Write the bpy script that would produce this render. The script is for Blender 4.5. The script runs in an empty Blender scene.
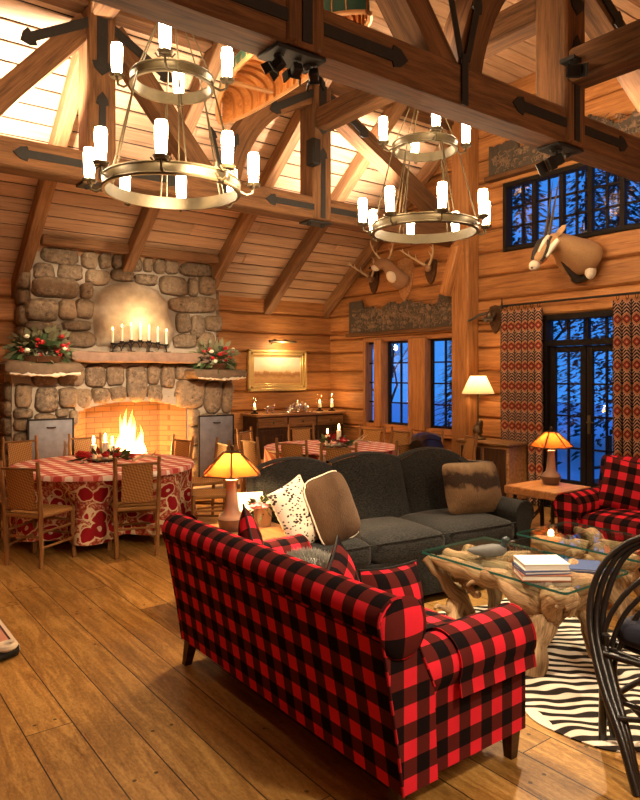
import bpy, bmesh, math, random
from mathutils import Vector, Matrix, Euler
from mathutils import noise as mnoise
random.seed(11)
C = bpy.context.scene.collection
PI = math.pi
sin, cos, rad = math.sin, math.cos, math.radians
def V(*a): return Vector(a)
def nz(p, s=1.0): return mnoise.noise(Vector(p) * s)

# ------------------------------------------------------------------ mesh builder
class MB:
    def __init__(self):
        self.v = []; self.f = []; self.g = []; self.r = []; self.uv = []; self.fm = []
    def add(self, vs, fs, g=None, r=0.5, uv=None, m=0):
        o = len(self.v)
        self.v += [tuple(x) for x in vs]
        self.g += [tuple(x) for x in (g if g is not None else vs)]
        self.r += (r if isinstance(r, list) else [r] * len(vs))
        for k, fc in enumerate(fs):
            self.f.append(tuple(i + o for i in fc))
            self.uv.append(uv[k] if uv else None)
            self.fm.append(m)
        return self
    def box(self, c, s, R=None, bev=0.0, r=None, axis=None, m=0, seg=1):
        """centre, size, rotation matrix; grain runs along the longest axis"""
        if r is None: r = random.random()
        bm = bmesh.new(); bmesh.ops.create_cube(bm, size=1.0)
        for v in bm.verts: v.co = Vector((v.co.x * s[0], v.co.y * s[1], v.co.z * s[2]))
        if bev: bmesh.ops.bevel(bm, geom=list(bm.edges), offset=min(bev, min(s) * .45), segments=seg, profile=.5, affect='EDGES')
        ax = axis if axis is not None else max(range(3), key=lambda i: s[i])
        oth = [i for i in range(3) if i != ax]
        ro = (r * 17.3, r * 5.1, r * 9.7)
        bm.verts.index_update()
        vs = []; g = []
        for v in bm.verts:
            p = v.co.copy(); g.append((p[ax] + ro[0], p[oth[0]] + ro[1], p[oth[1]] + ro[2]))
            if R is not None: p = R @ p
            vs.append((p.x + c[0], p.y + c[1], p.z + c[2]))
        fs = []; uv = []
        for f in bm.faces:
            fs.append([v.index for v in f.verts]); n = f.normal
            k = max(range(3), key=lambda i: abs(n[i])); a, b = [i for i in range(3) if i != k]
            uv.append([(v.co[a], v.co[b]) for v in f.verts])
        bm.free()
        return self.add(vs, fs, g, r, uv, m)
    def beam(self, p0, p1, w, h, bev=0.0, up=(0, 0, 1), r=None, m=0):
        p0 = Vector(p0); p1 = Vector(p1); d = p1 - p0; L = d.length; x = d.normalized()
        u = Vector(up); y = u.cross(x)
        if y.length < 1e-4: y = Vector((0, 1, 0)).cross(x)
        y.normalize(); z = x.cross(y)
        R = Matrix((x, y, z)).transposed()
        return self.box((p0 + p1) / 2, (L, w, h), R, bev, r, 0, m)
    def tube(self, pts, rr, n=8, caps=True, closed=False, r=None, m=0, twist=0.0, bump=0.0, flat=1.0):
        if r is None: r = random.random()
        pts = [Vector(p) for p in pts]; N = len(pts)
        if not isinstance(rr, (list, tuple)): rr = [rr] * N
        vs = []; g = []; uvr = []; L = 0
        t0 = (pts[1] - pts[0]).normalized()
        ref = Vector((0, 0, 1)) if abs(t0.z) < .9 else Vector((1, 0, 0))
        nrm = (ref - t0 * ref.dot(t0)).normalized()
        for i in range(N):
            if closed: t = (pts[(i + 1) % N] - pts[i - 1]).normalized()
            else: t = (pts[min(i + 1, N - 1)] - pts[max(i - 1, 0)]).normalized()
            nrm = (nrm - t * nrm.dot(t))
            nrm = nrm.normalized() if nrm.length > 1e-6 else t.orthogonal().normalized()
            b = t.cross(nrm)
            if i: L += (pts[i] - pts[i - 1]).length
            for k in range(n):
                a = 2 * PI * k / n + twist * i
                q = rr[i]
                if bump: q *= 1 + bump * nz(pts[i] + Vector((cos(a), sin(a), 0)) * rr[i] * 1.2, 9)
                vs.append(pts[i] + nrm * cos(a) * q + b * sin(a) * q * flat)
                g.append((L + r * 13, cos(a) * rr[i] + r * 7, sin(a) * rr[i] + r * 3))
            uvr.append(L)
        fs = []; uv = []
        for i in range(N if closed else N - 1):
            for k in range(n):
                j = (i + 1) % N; k2 = (k + 1) % n
                fs.append((i * n + k, i * n + k2, j * n + k2, j * n + k))
                uv.append([(uvr[i], k / n), (uvr[i], (k + 1) / n), (uvr[j], (k + 1) / n), (uvr[j], k / n)])
        if caps and not closed:
            fs.append(tuple(range(n - 1, -1, -1))); uv.append([(0, 0)] * n)
            fs.append(tuple((N - 1) * n + k for k in range(n))); uv.append([(0, 0)] * n)
        return self.add(vs, fs, g, r, uv, m)
    def lathe(self, prof, c=(0, 0, 0), n=24, R=None, r=None, m=0, wob=None):
        if r is None: r = random.random()
        vs = []; L = 0; Ls = []
        for i, (q, z) in enumerate(prof):
            if i: L += math.hypot(q - prof[i - 1][0], z - prof[i - 1][1])
            Ls.append(L)
            for k in range(n):
                a = 2 * PI * k / n
                qq = q * (wob(a, z) if wob else 1)
                p = Vector((qq * cos(a), qq * sin(a), z))
                if R is not None: p = R @ p
                vs.append((p.x + c[0], p.y + c[1], p.z + c[2]))
        fs = []; uv = []
        for i in range(len(prof) - 1):
            for k in range(n):
                k2 = (k + 1) % n
                fs.append((i * n + k, i * n + k2, (i + 1) * n + k2, (i + 1) * n + k))
                uv.append([(k / n, Ls[i]), ((k + 1) / n, Ls[i]), ((k + 1) / n, Ls[i + 1]), (k / n, Ls[i + 1])])
        return self.add(vs, fs, None, r, uv, m)
    def ball(self, c, s, nu=12, nv=8, R=None, amp=0, fr=3, r=None, m=0, sq=1.0, seed=0):
        """ellipsoid / rounded lump; sq<1 makes it boxier"""
        if r is None: r = random.random()
        if not isinstance(s, (tuple, list)): s = (s, s, s)
        vs = [];
        def pt(u, w):
            x = cos(w) * cos(u); y = cos(w) * sin(u); z = sin(w)
            f = lambda t: math.copysign(abs(t) ** sq, t)
            p = Vector((f(x), f(y), f(z)))
            if amp: p *= 1 + amp * nz(p + Vector((seed * 3.7, seed * 1.3, seed * 7.1)), fr)
            p = Vector((p.x * s[0], p.y * s[1], p.z * s[2]))
            if R is not None: p = R @ p
            return (p.x + c[0], p.y + c[1], p.z + c[2])
        vs.append(pt(0, -PI / 2))
        for j in range(1, nv):
            for i in range(nu): vs.append(pt(2 * PI * i / nu, -PI / 2 + PI * j / nv))
        vs.append(pt(0, PI / 2)); T = len(vs) - 1
        fs = []
        for i in range(nu): fs.append((0, 1 + (i + 1) % nu, 1 + i))
        for j in range(nv - 2):
            for i in range(nu):
                a = 1 + j * nu + i; b = 1 + j * nu + (i + 1) % nu
                fs.append((a, b, b + nu, a + nu))
        o = 1 + (nv - 2) * nu
        for i in range(nu): fs.append((o + i, o + (i + 1) % nu, T))
        return self.add(vs, fs, None, r, None, m)
    def grid(self, fn, nu, nv, uvf=None, cu=False, cv=False, r=0.5, m=0):
        """fn(u,v)->point for u,v in 0..1"""
        vs = []; NU = nu if cu else nu + 1; NV = nv if cv else nv + 1
        for j in range(NV):
            for i in range(NU): vs.append(fn(i / nu, j / nv))
        fs = []; uv = []
        U = uvf or (lambda u, v: (u, v))
        for j in range(nv):
            for i in range(nu):
                i2 = (i + 1) % NU; j2 = (j + 1) % NV
                fs.append((j * NU + i, j * NU + i2, j2 * NU + i2, j2 * NU + i))
                uv.append([U(i / nu, j / nv), U((i + 1) / nu, j / nv), U((i + 1) / nu, (j + 1) / nv), U(i / nu, (j + 1) / nv)])
        return self.add(vs, fs, None, r, uv, m)
    def prism(self, prof, a0, a1, mp, nseg=1, caps=True, r=0.5, m=0, closed=True, scale=None, u0=0.0):
        """extrude a 2-D profile [(p,q)] from a0 to a1; mp(a,p,q)->point; UV = (length, arc)"""
        n = len(prof); arc = [0]
        for i in range(1, n + 1):
            p = prof[i % n]; q = prof[i - 1]; arc.append(arc[-1] + math.hypot(p[0] - q[0], p[1] - q[1]))
        vs = []; cx = sum(p[0] for p in prof) / n; cy = sum(p[1] for p in prof) / n
        for s in range(nseg + 1):
            a = a0 + (a1 - a0) * s / nseg
            sc = scale(s / nseg) if scale else 1
            for p in prof: vs.append(mp(a, cx + (p[0] - cx) * sc, cy + (p[1] - cy) * sc))
        fs = []; uv = []
        for s in range(nseg):
            A = a0 + (a1 - a0) * s / nseg + u0; B = a0 + (a1 - a0) * (s + 1) / nseg + u0
            for i in range(n if closed else n - 1):
                j = (i + 1) % n
                fs.append((s * n + i, s * n + j, (s + 1) * n + j, (s + 1) * n + i))
                uv.append([(A, arc[i]), (A, arc[i + 1]), (B, arc[i + 1]), (B, arc[i])])
        if caps and closed:
            fs.append(tuple(range(n))); uv.append([(p[0], p[1]) for p in prof])
            fs.append(tuple(nseg * n + i for i in range(n - 1, -1, -1))); uv.append([(p[0], p[1]) for p in reversed(prof)])
        return self.add(vs, fs, None, r, uv, m)
    def mesh(self, name, mats, angle=40, fixn=True):
        me = bpy.data.meshes.new(name)
        me.from_pydata(self.v, [], self.f)
        a = me.attributes.new('g', 'FLOAT_VECTOR', 'POINT'); a.data.foreach_set('vector', [c for p in self.g for c in p])
        a = me.attributes.new('r', 'FLOAT', 'POINT'); a.data.foreach_set('value', self.r)
        uvl = me.uv_layers.new(name='UVMap'); fl = []
        for fc, u in zip(self.f, self.uv):
            for k, i in enumerate(fc): fl += (u[k] if u else (self.v[i][0], self.v[i][1]))
        uvl.data.foreach_set('uv', fl)
        for mt in (mats if isinstance(mats, (list, tuple)) else [mats]): me.materials.append(mt)
        me.polygons.foreach_set('material_index', self.fm)
        if fixn:
            bm = bmesh.new(); bm.from_mesh(me); bmesh.ops.recalc_face_normals(bm, faces=bm.faces); bm.to_mesh(me); bm.free()
        me.polygons.foreach_set('use_smooth', [True] * len(me.polygons))
        me.set_sharp_from_angle(angle=rad(angle)); me.update()
        return me

def tagit(o, label=None, cat=None, group=None, kind=None):
    if label: o['label'] = label
    if cat: o['category'] = cat
    if group: o['group'] = group
    if kind: o['kind'] = kind
    return o
def thing(name, label, cat, loc=(0, 0, 0), rotz=0.0, group=None, kind=None):
    o = bpy.data.objects.new(name, None); C.objects.link(o); o.empty_display_size = .1
    o.location = loc; o.rotation_euler = (0, 0, rotz)
    return tagit(o, label, cat, group, kind)
def part(name, mb, mat, parent, label=None, angle=40, world=False, kind=None):
    """a mesh under its thing; world=True: geometry was given in world coordinates (unrotated things)"""
    if world:
        p = parent; off = Vector((0, 0, 0))
        while p: off += Vector(p.location); p = p.parent
        mb.v = [(x - off.x, y - off.y, z - off.z) for x, y, z in mb.v]
    me = mb.mesh(name, mat, angle)
    o = bpy.data.objects.new(name, me); C.objects.link(o)
    o.parent = parent
    if label: o['label'] = label
    if kind: o['kind'] = kind
    return o
def single(name, mb, mat, label, cat, loc=(0, 0, 0), group=None, rotz=0.0, world=True, angle=40, kind=None):
    if world: mb.v = [(x - loc[0], y - loc[1], z - loc[2]) for x, y, z in mb.v]
    o = bpy.data.objects.new(name, mb.mesh(name, mat, angle)); C.objects.link(o)
    o.location = loc; o.rotation_euler = (0, 0, rotz)
    return tagit(o, label, cat, group, kind)
def struct(name, mb, mat, angle=40, parent=None, label=None):
    o = bpy.data.objects.new(name, mb.mesh(name, mat, angle)); C.objects.link(o)
    if parent: o.parent = parent
    else: o['kind'] = 'structure'
    if label: o['label'] = label
    return o
def dup(root, loc, rotz=0.0, label=None, group=None, scale=None):
    def cp(o, par):
        c = o.copy(); C.objects.link(c)
        if par: c.parent = par
        for ch in o.children: cp(ch, c)
        return c
    r = cp(root, None); r.location = loc; r.rotation_euler = (0, 0, rotz)
    if scale: r.scale = (scale,) * 3 if not isinstance(scale, tuple) else scale
    return tagit(r, label, None, group)

# ------------------------------------------------------------------ materials
class NT:
    def __init__(self, name):
        self.m = bpy.data.materials.new(name); self.m.use_nodes = True
        self.t = self.m.node_tree; self.n = self.t.nodes; self.n.clear()
        self.out = self.n.new('ShaderNodeOutputMaterial')
    def node(self, typ, ins=None, **kw):
        d = self.n.new(typ)
        for k, v in kw.items(): setattr(d, k, v)
        for k, v in (ins or {}).items(): self.put(d.inputs[k], v)
        return d
    def put(self, sock, v):
        if isinstance(v, bpy.types.NodeSocket): self.t.links.new(v, sock)
        elif isinstance(v, bpy.types.Node): self.t.links.new(v.outputs[0], sock)
        else:
            if isinstance(v, (tuple, list)) and len(v) == 3 and sock.type == 'RGBA': v = (*v, 1)
            sock.default_value = v
    def math(self, op, a, b=0.0, c=None):
        d = self.node('ShaderNodeMath', {0: a, 1: b}, operation=op)
        if c is not None: self.put(d.inputs[2], c)
        return d.outputs[0]
    def mix(self, f, a, b, bt='MIX'):
        d = self.n.new('ShaderNodeMix'); d.data_type = 'RGBA'; d.blend_type = bt
        self.put(d.inputs[0], f); self.put(d.inputs[6], a); self.put(d.inputs[7], b)
        return d.outputs[2]
    def noise(self, vec, scale, detail=4, rough=.6, dist=0, out=0):
        d = self.node('ShaderNodeTexNoise', {'Vector': vec, 'Scale': scale, 'Detail': detail, 'Roughness': rough, 'Distortion': dist})
        return d.outputs[out]
    def ramp(self, f, stops, interp='LINEAR'):
        d = self.n.new('ShaderNodeValToRGB'); d.color_ramp.interpolation = interp
        e = d.color_ramp.elements
        while len(e) < len(stops): e.new(.5)
        for el, (p, c) in zip(e, stops):
            el.position = p; el.color = (*c, 1) if len(c) == 3 else c
        self.put(d.inputs[0], f); return d.outputs[0]
    def mapping(self, vec, scale=(1, 1, 1), loc=(0, 0, 0), rot=(0, 0, 0)):
        return self.node('ShaderNodeMapping', {'Vector': vec, 'Scale': scale, 'Location': loc, 'Rotation': rot}).outputs[0]
    def attr(self, name, out='Vector'):
        return self.node('ShaderNodeAttribute', attribute_name=name).outputs[out]
    def obj(self): return self.node('ShaderNodeTexCoord').outputs['Object']
    def uvn(self): return self.node('ShaderNodeTexCoord').outputs['UV']
    def sep(self, v):
        d = self.node('ShaderNodeSeparateXYZ', {0: v}); return d.outputs
    def bump(self, h, s=.3, d=.01):
        return self.node('ShaderNodeBump', {'Height': h, 'Strength': s, 'Distance': d}).outputs[0]
    def bsdf(self, col, rough=.6, nrm=None, metal=0, spec=.5, **kw):
        d = self.node('ShaderNodeBsdfPrincipled', {'Base Color': col, 'Roughness': rough, 'Metallic': metal, 'Specular IOR Level': spec})
        if nrm is not None: self.put(d.inputs['Normal'], nrm)
        for k, v in kw.items(): self.put(d.inputs[k.replace('_', ' ')], v)
        self.t.links.new(d.outputs[0], self.out.inputs[0]); return d

def wood(name, dark, light, rough=.5, fine=1.0, bump=.25, vary=.35, spec=.2):
    t = NT(name); g = t.attr('g'); r = t.attr('r', 'Fac')
    gv = t.mapping(g, (1.1 * fine, 14 * fine, 14 * fine))
    n1 = t.noise(gv, 1.6, 5, .62, .6)
    n2 = t.noise(t.mapping(g, (3 * fine, 60 * fine, 60 * fine)), 2.0, 3, .6)
    n3 = t.noise(g, 1.3, 2, .5)
    f = t.math('ADD', t.math('MULTIPLY', n1, .7), t.math('MULTIPLY', n2, .35))
    c = t.ramp(f, [(.33, dark), (.5, tuple((a + b) / 2 for a, b in zip(dark, light))), (.66, light)])
    crack = t.ramp(t.noise(t.mapping(g, (.7 * fine, 22 * fine, 22 * fine)), 1.3, 2, .5, .3), [(.30, (1, 1, 1)), (.36, (0, 0, 0))])
    c = t.mix(t.math('MULTIPLY', crack, .55), c, tuple(x * .35 for x in dark))
    v = t.math('ADD', t.math('MULTIPLY', r, vary), 1 - vary * .55)
    v = t.math('MULTIPLY', v, t.math('ADD', .75, t.math('MULTIPLY', n3, .5)))
    c = t.mix(1.0, c, t.node('ShaderNodeCombineColor', {0: v, 1: v, 2: v}).outputs[0], 'MULTIPLY')
    t.bsdf(c, rough, t.bump(f, bump, .006), spec=spec); return t.m
def plain(name, col, rough=.5, metal=0, var=.15, bump=0, scale=20, spec=.5, **kw):
    t = NT(name); n = t.noise(t.obj(), scale, 4)
    c = t.mix(n, tuple(x * (1 - var) for x in col), tuple(min(1, x * (1 + var)) for x in col))
    t.bsdf(c, rough, t.bump(n, bump, .005) if bump else None, metal, spec, **kw); return t.m
def emit(name, col, s):
    t = NT(name); e = t.node('ShaderNodeEmission', {0: col, 1: s}); t.t.links.new(e.outputs[0], t.out.inputs[0]); return t.m
def cloth_plaid(name, size=.066, rot=0):
    t = NT(name); u = t.sep(t.uvn())
    def st(x):
        return t.math('GREATER_THAN', t.math('FRACT', t.math('DIVIDE', t.math('ADD', x, 50 * size * 2 + .013), size * 2)), .5)
    a = st(u[0]); b = st(u[1])
    s = t.math('ADD', a, b)
    c = t.ramp(t.math('MULTIPLY', s, .5), [(0, (.80, .027, .050)), (.3, (.105, .016, .014)), (.8, (.007, .005, .006))], 'CONSTANT')
    fz = t.noise(t.obj(), 260, 2); f2 = t.noise(t.obj(), 9, 3)
    c = t.mix(.22, c, t.mix(f2, (.02, .0, .0), c))
    d = t.bsdf(c, .9, t.bump(fz, .25, .002), spec=.08); return t.m
def fabric(name, a, b, scale=180, rough=.95, sheen=.2, bump=.5):
    t = NT(name); o = t.obj()
    n = t.noise(t.mapping(o, (.5, 1, 1.6)), scale, 3); n2 = t.noise(o, 7, 3)
    c = t.mix(t.ramp(n, [(.35, (0, 0, 0)), (.65, (1, 1, 1))]), a, b)
    c = t.mix(t.math('MULTIPLY', n2, .5), c, tuple(x * .6 for x in a))
    t.bsdf(c, rough, t.bump(n, bump, .004), spec=.2, Sheen_Weight=sheen); return t.m

M = {}
M['log'] = wood('log_wood', (.20, .075, .022), (.46, .20, .065), .55, 1, .2, .35)
M['beam'] = wood('beam_wood', (.040, .018, .008), (.17, .075, .028), .75, 1, .35, .3)
M['rafter'] = wood('rafter_wood', (.11, .05, .021), (.31, .155, .066), .7, 1, .3, .3)
M['board'] = wood('ceiling_board', (.36, .20, .105), (.56, .35, .21), .5, .8, .12, .3)
M['gap'] = plain('groove_dark', (.025, .013, .007), .9)
M['hickory'] = wood('hickory_pole', (.07, .03, .011), (.33, .16, .058), .45, 1.5, .3, .3)
M['darkwood'] = wood('dark_wood', (.03, .014, .007), (.09, .042, .02), .4, 1, .2, .3)
M['slab'] = wood('table_slab', (.20, .085, .03), (.48, .24, .10), .3, 1.2, .12, .2)
M['drift'] = wood('driftwood', (.13, .075, .036), (.50, .33, .175), .8, 2.2, 1.0, .4)
M['black'] = plain('black_iron', (.010, .009, .008), .6, .0, .3, .15, 30, spec=.25)
M['iron'] = plain('forged_iron', (.018, .015, .013), .65, .2, .3, .3, 25, spec=.25)
M['brass'] = plain('aged_brass', (.075, .054, .024), .5, .4, .35, .15, 18)
M['willow'] = plain('black_willow', (.014, .012, .011), .32, 0, .4, .35, 40)
M['frame_dark'] = plain('dark_window_frame', (.010, .006, .004), .7, 0, .2, spec=.15)
M['plaid'] = cloth_plaid('buffalo_plaid', .066)
M['plaid_s'] = cloth_plaid('buffalo_plaid_small', .055)
M['grey'] = fabric('charcoal_tweed', (.0045, .0045, .0042), (.048, .047, .042), 120, sheen=.08)
M['leather'] = plain('dark_leather', (.02, .013, .010), .35, 0, .3, .2, 60)
M['candle'] = plain('candle_wax', (.86, .80, .66), .5, 0, .04, Subsurface_Weight=.2)
M['flame'] = emit('flame', (1, .62, .22), 14)
M['white'] = plain('white_ceramic', (.8, .77, .7), .25, 0, .05)
M['silver'] = plain('silver', (.75, .72, .66), .18, 1, .08)
M['pink'] = plain('pink_petal', (.85, .28, .36), .6, 0, .3, .1, 40)
M['cream'] = plain('cream_petal', (.88, .78, .58), .6, 0, .2, .1, 40)
M['redb'] = plain('red_berry', (.42, .015, .02), .3, 0, .3)
M['leaf'] = plain('green_leaf', (.05, .09, .03), .55, 0, .6, .1, 15)
M['leaf2'] = plain('grey_leaf', (.22, .22, .12), .65, 0, .5, .1, 15)
def mk_floor():
    t = NT('plank_floor'); o = t.obj(); s = t.sep(o)
    w = .212
    k = t.math('FLOOR', t.math('DIVIDE', t.math('ADD', s[0], -.135), w)); fx = t.math('FRACT', t.math('DIVIDE', t.math('ADD', s[0], -.135), w))
    rn = t.node('ShaderNodeTexWhiteNoise', {'W': k}, noise_dimensions='1D').outputs[0]
    yy = t.math('ADD', s[1], t.math('MULTIPLY', rn, 9))
    ky = t.math('FLOOR', t.math('DIVIDE', yy, 5.2)); fy = t.math('FRACT', t.math('DIVIDE', yy, 5.2))
    rn2 = t.node('ShaderNodeTexWhiteNoise', {'Vector': t.node('ShaderNodeCombineXYZ', {0: k, 1: ky}).outputs[0]}, noise_dimensions='2D').outputs[0]
    off = t.node('ShaderNodeCombineXYZ', {0: t.math('MULTIPLY', rn2, 7), 1: t.math('MULTIPLY', rn, 30), 2: rn2}).outputs[0]
    p = t.node('ShaderNodeVectorMath', {0: o, 1: off}, operation='ADD').outputs[0]
    n1 = t.noise(t.mapping(p, (9, 1.0, 1)), 1.7, 6, .65, 1.2)
    n2 = t.noise(t.mapping(p, (42, 16, 1)), 2.2, 5, .75)
    n3 = t.noise(t.mapping(o, (1, 1, 1)), 2.2, 3)
    f = t.math('ADD', t.math('MULTIPLY', n1, .6), t.math('MULTIPLY', n2, .42))
    c = t.ramp(f, [(.34, (.13, .055, .011)), (.5, (.33, .17, .040)), (.66, (.56, .335, .105))])
    v = t.math('MULTIPLY', t.math('ADD', .72, t.math('MULTIPLY', rn2, .42)), t.math('ADD', .72, t.math('MULTIPLY', n3, .55)))
    c = t.mix(1, c, t.node('ShaderNodeCombineColor', {0: v, 1: v, 2: v}).outputs[0], 'MULTIPLY')
    ed = t.math('MINIMUM', fx, t.math('SUBTRACT', 1, fx))
    seam = t.math('LESS_THAN', ed, .014)
    sey = t.math('LESS_THAN', t.math('MINIMUM', fy, t.math('SUBTRACT', 1, fy)), 0.0005)
    # wooden plugs in pairs near the plank ends and scattered knots
    vx = t.math('SUBTRACT', t.math('ABSOLUTE', t.math('SUBTRACT', fx, .5)), .22)
    vy = t.math('SUBTRACT', t.math('FRACT', t.math('DIVIDE', yy, 2.6)), .03)
    pd = t.math('SQRT', t.math('ADD', t.math('POWER', t.math('MULTIPLY', vx, w), 2), t.math('POWER', t.math('MULTIPLY', vy, 2.6), 2)))
    plug = t.math('LESS_THAN', pd, .009)
    kn = t.node('ShaderNodeTexVoronoi', {'Vector': t.mapping(p, (2.6, 1.5, 1)), 'Scale': 1.0}).outputs[0]
    knot = t.math('LESS_THAN', kn, .028)
    dk = t.math('MAXIMUM', t.math('MAXIMUM', seam, sey), t.math('MAXIMUM', t.math('MULTIPLY', plug, .8), t.math('MULTIPLY', knot, .75)))
    c = t.mix(dk, c, (.018, .008, .003))
    hh = t.math('SUBTRACT', t.math('MULTIPLY', f, .35), dk)
    t.bsdf(c, t.math('ADD', .30, t.math('MULTIPLY', n2, .22)), t.bump(hh, .25, .004), spec=.45); return t.m
M['floor'] = mk_floor()
def mk_stone():
    t = NT('field_stone'); o = t.obj(); r = t.attr('r', 'Fac')
    sh = t.node('ShaderNodeVectorMath', {0: o, 1: t.node('ShaderNodeCombineXYZ', {0: t.math('MULTIPLY', r, 31), 1: r, 2: t.math('MULTIPLY', r, 17)}).outputs[0]}, operation='ADD').outputs[0]
    n = t.noise(sh, 7, 7, .72); n2 = t.noise(sh, 22, 5, .7)
    base = t.ramp(r, [(0, (.105, .083, .062)), (.25, (.22, .152, .092)), (.5, (.15, .118, .086)), (.75, (.27, .185, .11)), (1, (.12, .088, .062))])
    c = t.mix(t.ramp(n, [(.38, (0, 0, 0)), (.62, (1, 1, 1))]), base, t.mix(t.ramp(n2, [(.38, (0, 0, 0)), (.62, (1, 1, 1))]), (.075, .052, .035), (.33, .24, .155)))
    t.bsdf(c, .85, t.bump(t.math('ADD', n, t.math('MULTIPLY', n2, .5)), .7, .02), spec=.25); return t.m
M['stone'] = mk_stone()
M['mortar'] = plain('mortar', (.36, .30, .23), .95, 0, .25, .5, 40)
M['slabstone'] = plain('pale_slab_stone', (.44, .35, .25), .85, 0, .45, .8, 9)
M['mantel'] = plain('mantel_stone', (.24, .15, .105), .85, 0, .5, .9, 14)
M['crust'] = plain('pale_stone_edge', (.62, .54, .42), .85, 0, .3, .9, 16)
M['ledge'] = plain('ledge_stone', (.13, .085, .05), .85, 0, .5, .9, 14)
def mk_brick():
    t = NT('fire_brick'); o = t.obj(); s = t.sep(o)
    v = t.node('ShaderNodeCombineXYZ', {0: t.math('ADD', s[0], s[1]), 1: s[2]}).outputs[0]
    b = t.node('ShaderNodeTexBrick', {'Vector': v, 'Color1': (.24, .12, .055, 1), 'Color2': (.17, .085, .04, 1), 'Mortar': (.07, .04, .022, 1), 'Scale': 1.0, 'Mortar Size': .006, 'Brick Width': .23, 'Row Height': .075})
    n = t.noise(o, 6, 4)
    c = t.mix(t.math('MULTIPLY', n, .7), b.outputs[0], (.12, .06, .03))
    t.bsdf(c, .9, t.bump(b.outputs[1], -.4, .01)); return t.m
M['brick'] = mk_brick()
def mk_glass(name, col=(1, 1, 1), refl=.12):
    t = NT(name); tr = t.node('ShaderNodeBsdfTransparent', {0: col}); gl = t.node('ShaderNodeBsdfGlossy', {0: (1, 1, 1), 'Roughness': .02})
    fc = t.node('ShaderNodeLayerWeight', {0: .5}).outputs['Facing']
    f = t.math('MINIMUM', t.math('ADD', t.math('MULTIPLY', t.math('POWER', fc, 5), .9), .02 + refl * .25), 1)
    m = t.node('ShaderNodeMixShader', {0: f, 1: tr.outputs[0], 2: gl.outputs[0]})
    t.t.links.new(m.outputs[0], t.out.inputs[0]); return t.m
M['pane'] = mk_glass('window_pane')
M['tglass'] = mk_glass('table_glass', (.93, .985, .965), .3)
M['cglass'] = mk_glass('clear_glass', (.97, .95, .9), .1)
M['gedge'] = plain('glass_edge', (.025, .11, .09), .1, 0, .1)
def mk_shade(name, a, b, tl):
    t = NT(name); n = t.noise(t.obj(), 14, 5, .65)
    c = t.mix(n, a, b)
    d = t.node('ShaderNodeBsdfDiffuse', {0: c}); tr = t.node('ShaderNodeBsdfTranslucent', {0: c})
    m = t.node('ShaderNodeMixShader', {0: tl, 1: d.outputs[0], 2: tr.outputs[0]})
    t.t.links.new(m.outputs[0], t.out.inputs[0]); return t.m
M['mica'] = mk_shade('mica_shade', (.16, .028, .004), (.28, .066, .011), .72)
M['linen'] = mk_shade('linen_shade', (.60, .47, .30), (.66, .54, .36), .45)
def mk_gingham():
    t = NT('gingham'); u = t.sep(t.obj())
    st = lambda x: t.math('GREATER_THAN', t.math('FRACT', t.math('MULTIPLY', t.math('ADD', x, 20), 6.5)), .5)
    s = t.math('MULTIPLY', t.math('ADD', st(u[0]), st(u[1])), .5)
    c = t.ramp(s, [(0, (.80, .68, .60)), (.3, (.62, .24, .20)), (.8, (.45, .06, .06))], 'CONSTANT')
    t.bsdf(c, .85, t.bump(t.noise(t.obj(), 300, 2), .2, .002), spec=.2); return t.m
M['gingham'] = mk_gingham()
def mk_floral():
    t = NT('paisley_cloth'); u = t.uvn(); w = t.noise(u, 7, 2, .5, 0, 1)
    p = t.node('ShaderNodeVectorMath', {0: u, 1: t.node('ShaderNodeVectorMath', {0: w, 'Scale': .10}, operation='SCALE').outputs[0]}, operation='ADD').outputs[0]
    vo = t.node('ShaderNodeTexVoronoi', {'Vector': p, 'Scale': 5.6, 'Randomness': .75})
    d = vo.outputs[0]
    base = t.ramp(t.node('ShaderNodeTexVoronoi', {'Vector': p, 'Scale': 40}).outputs[0], [(.0, (.66, .50, .32)), (.35, (.50, .20, .12)), (.6, (.32, .045, .03))])
    ring = t.ramp(d, [(0, (.62, .45, .36)), (.10, (.62, .45, .36)), (.12, (.28, .010, .016)), (.36, (.34, .012, .02)), (.40, (.70, .55, .36)), (.45, (.70, .55, .36)), (.47, (.28, .02, .02))], 'CONSTANT')
    m = t.math('LESS_THAN', d, .47)
    vine = t.math('LESS_THAN', t.math('ABSOLUTE', t.math('SUBTRACT', t.noise(p, 5, 1), .5)), .022)
    c = t.mix(vine, base, (.70, .55, .34)); c = t.mix(m, c, ring)
    t.bsdf(c, .9, spec=.15); return t.m
M['floral'] = mk_floral()
def mk_curtain():
    t = NT('ikat_curtain'); s = t.sep(t.uvn())
    cx = t.math('FRACT', t.math('DIVIDE', s[0], .15)); cy = t.math('FRACT', t.math('DIVIDE', s[1], .255))
    ax = t.math('ABSOLUTE', t.math('SUBTRACT', cx, .5)); ay = t.math('ABSOLUTE', t.math('SUBTRACT', cy, .74))
    dia = t.math('ADD', t.math('MULTIPLY', ax, 2.5), t.math('MULTIPLY', ay, 1.7))
    chev = t.math('FRACT', t.math('MULTIPLY', t.math('ADD', t.math('MULTIPLY', ax, 1.5), cy), 6.5))
    stripe = t.math('LESS_THAN', chev, .45)
    inner = t.math('MULTIPLY', t.math('LESS_THAN', ax, .25), t.math('LESS_THAN', cy, .60))
    c = t.mix(t.math('MULTIPLY', stripe, inner), (.012, .008, .010), (.52, .29, .19))
    redc = t.math('MULTIPLY', t.math('LESS_THAN', dia, .60), 1.0)
    c = t.mix(redc, c, t.ramp(dia, [(0, (.55, .30, .17)), (.10, (.34, .045, .028)), (.26, (.03, .012, .012)), (.34, (.50, .18, .08)), (.52, (.58, .34, .21))], 'CONSTANT'))
    t.bsdf(c, .9, spec=.1); return t.m
M['curtain'] = mk_curtain()
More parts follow.
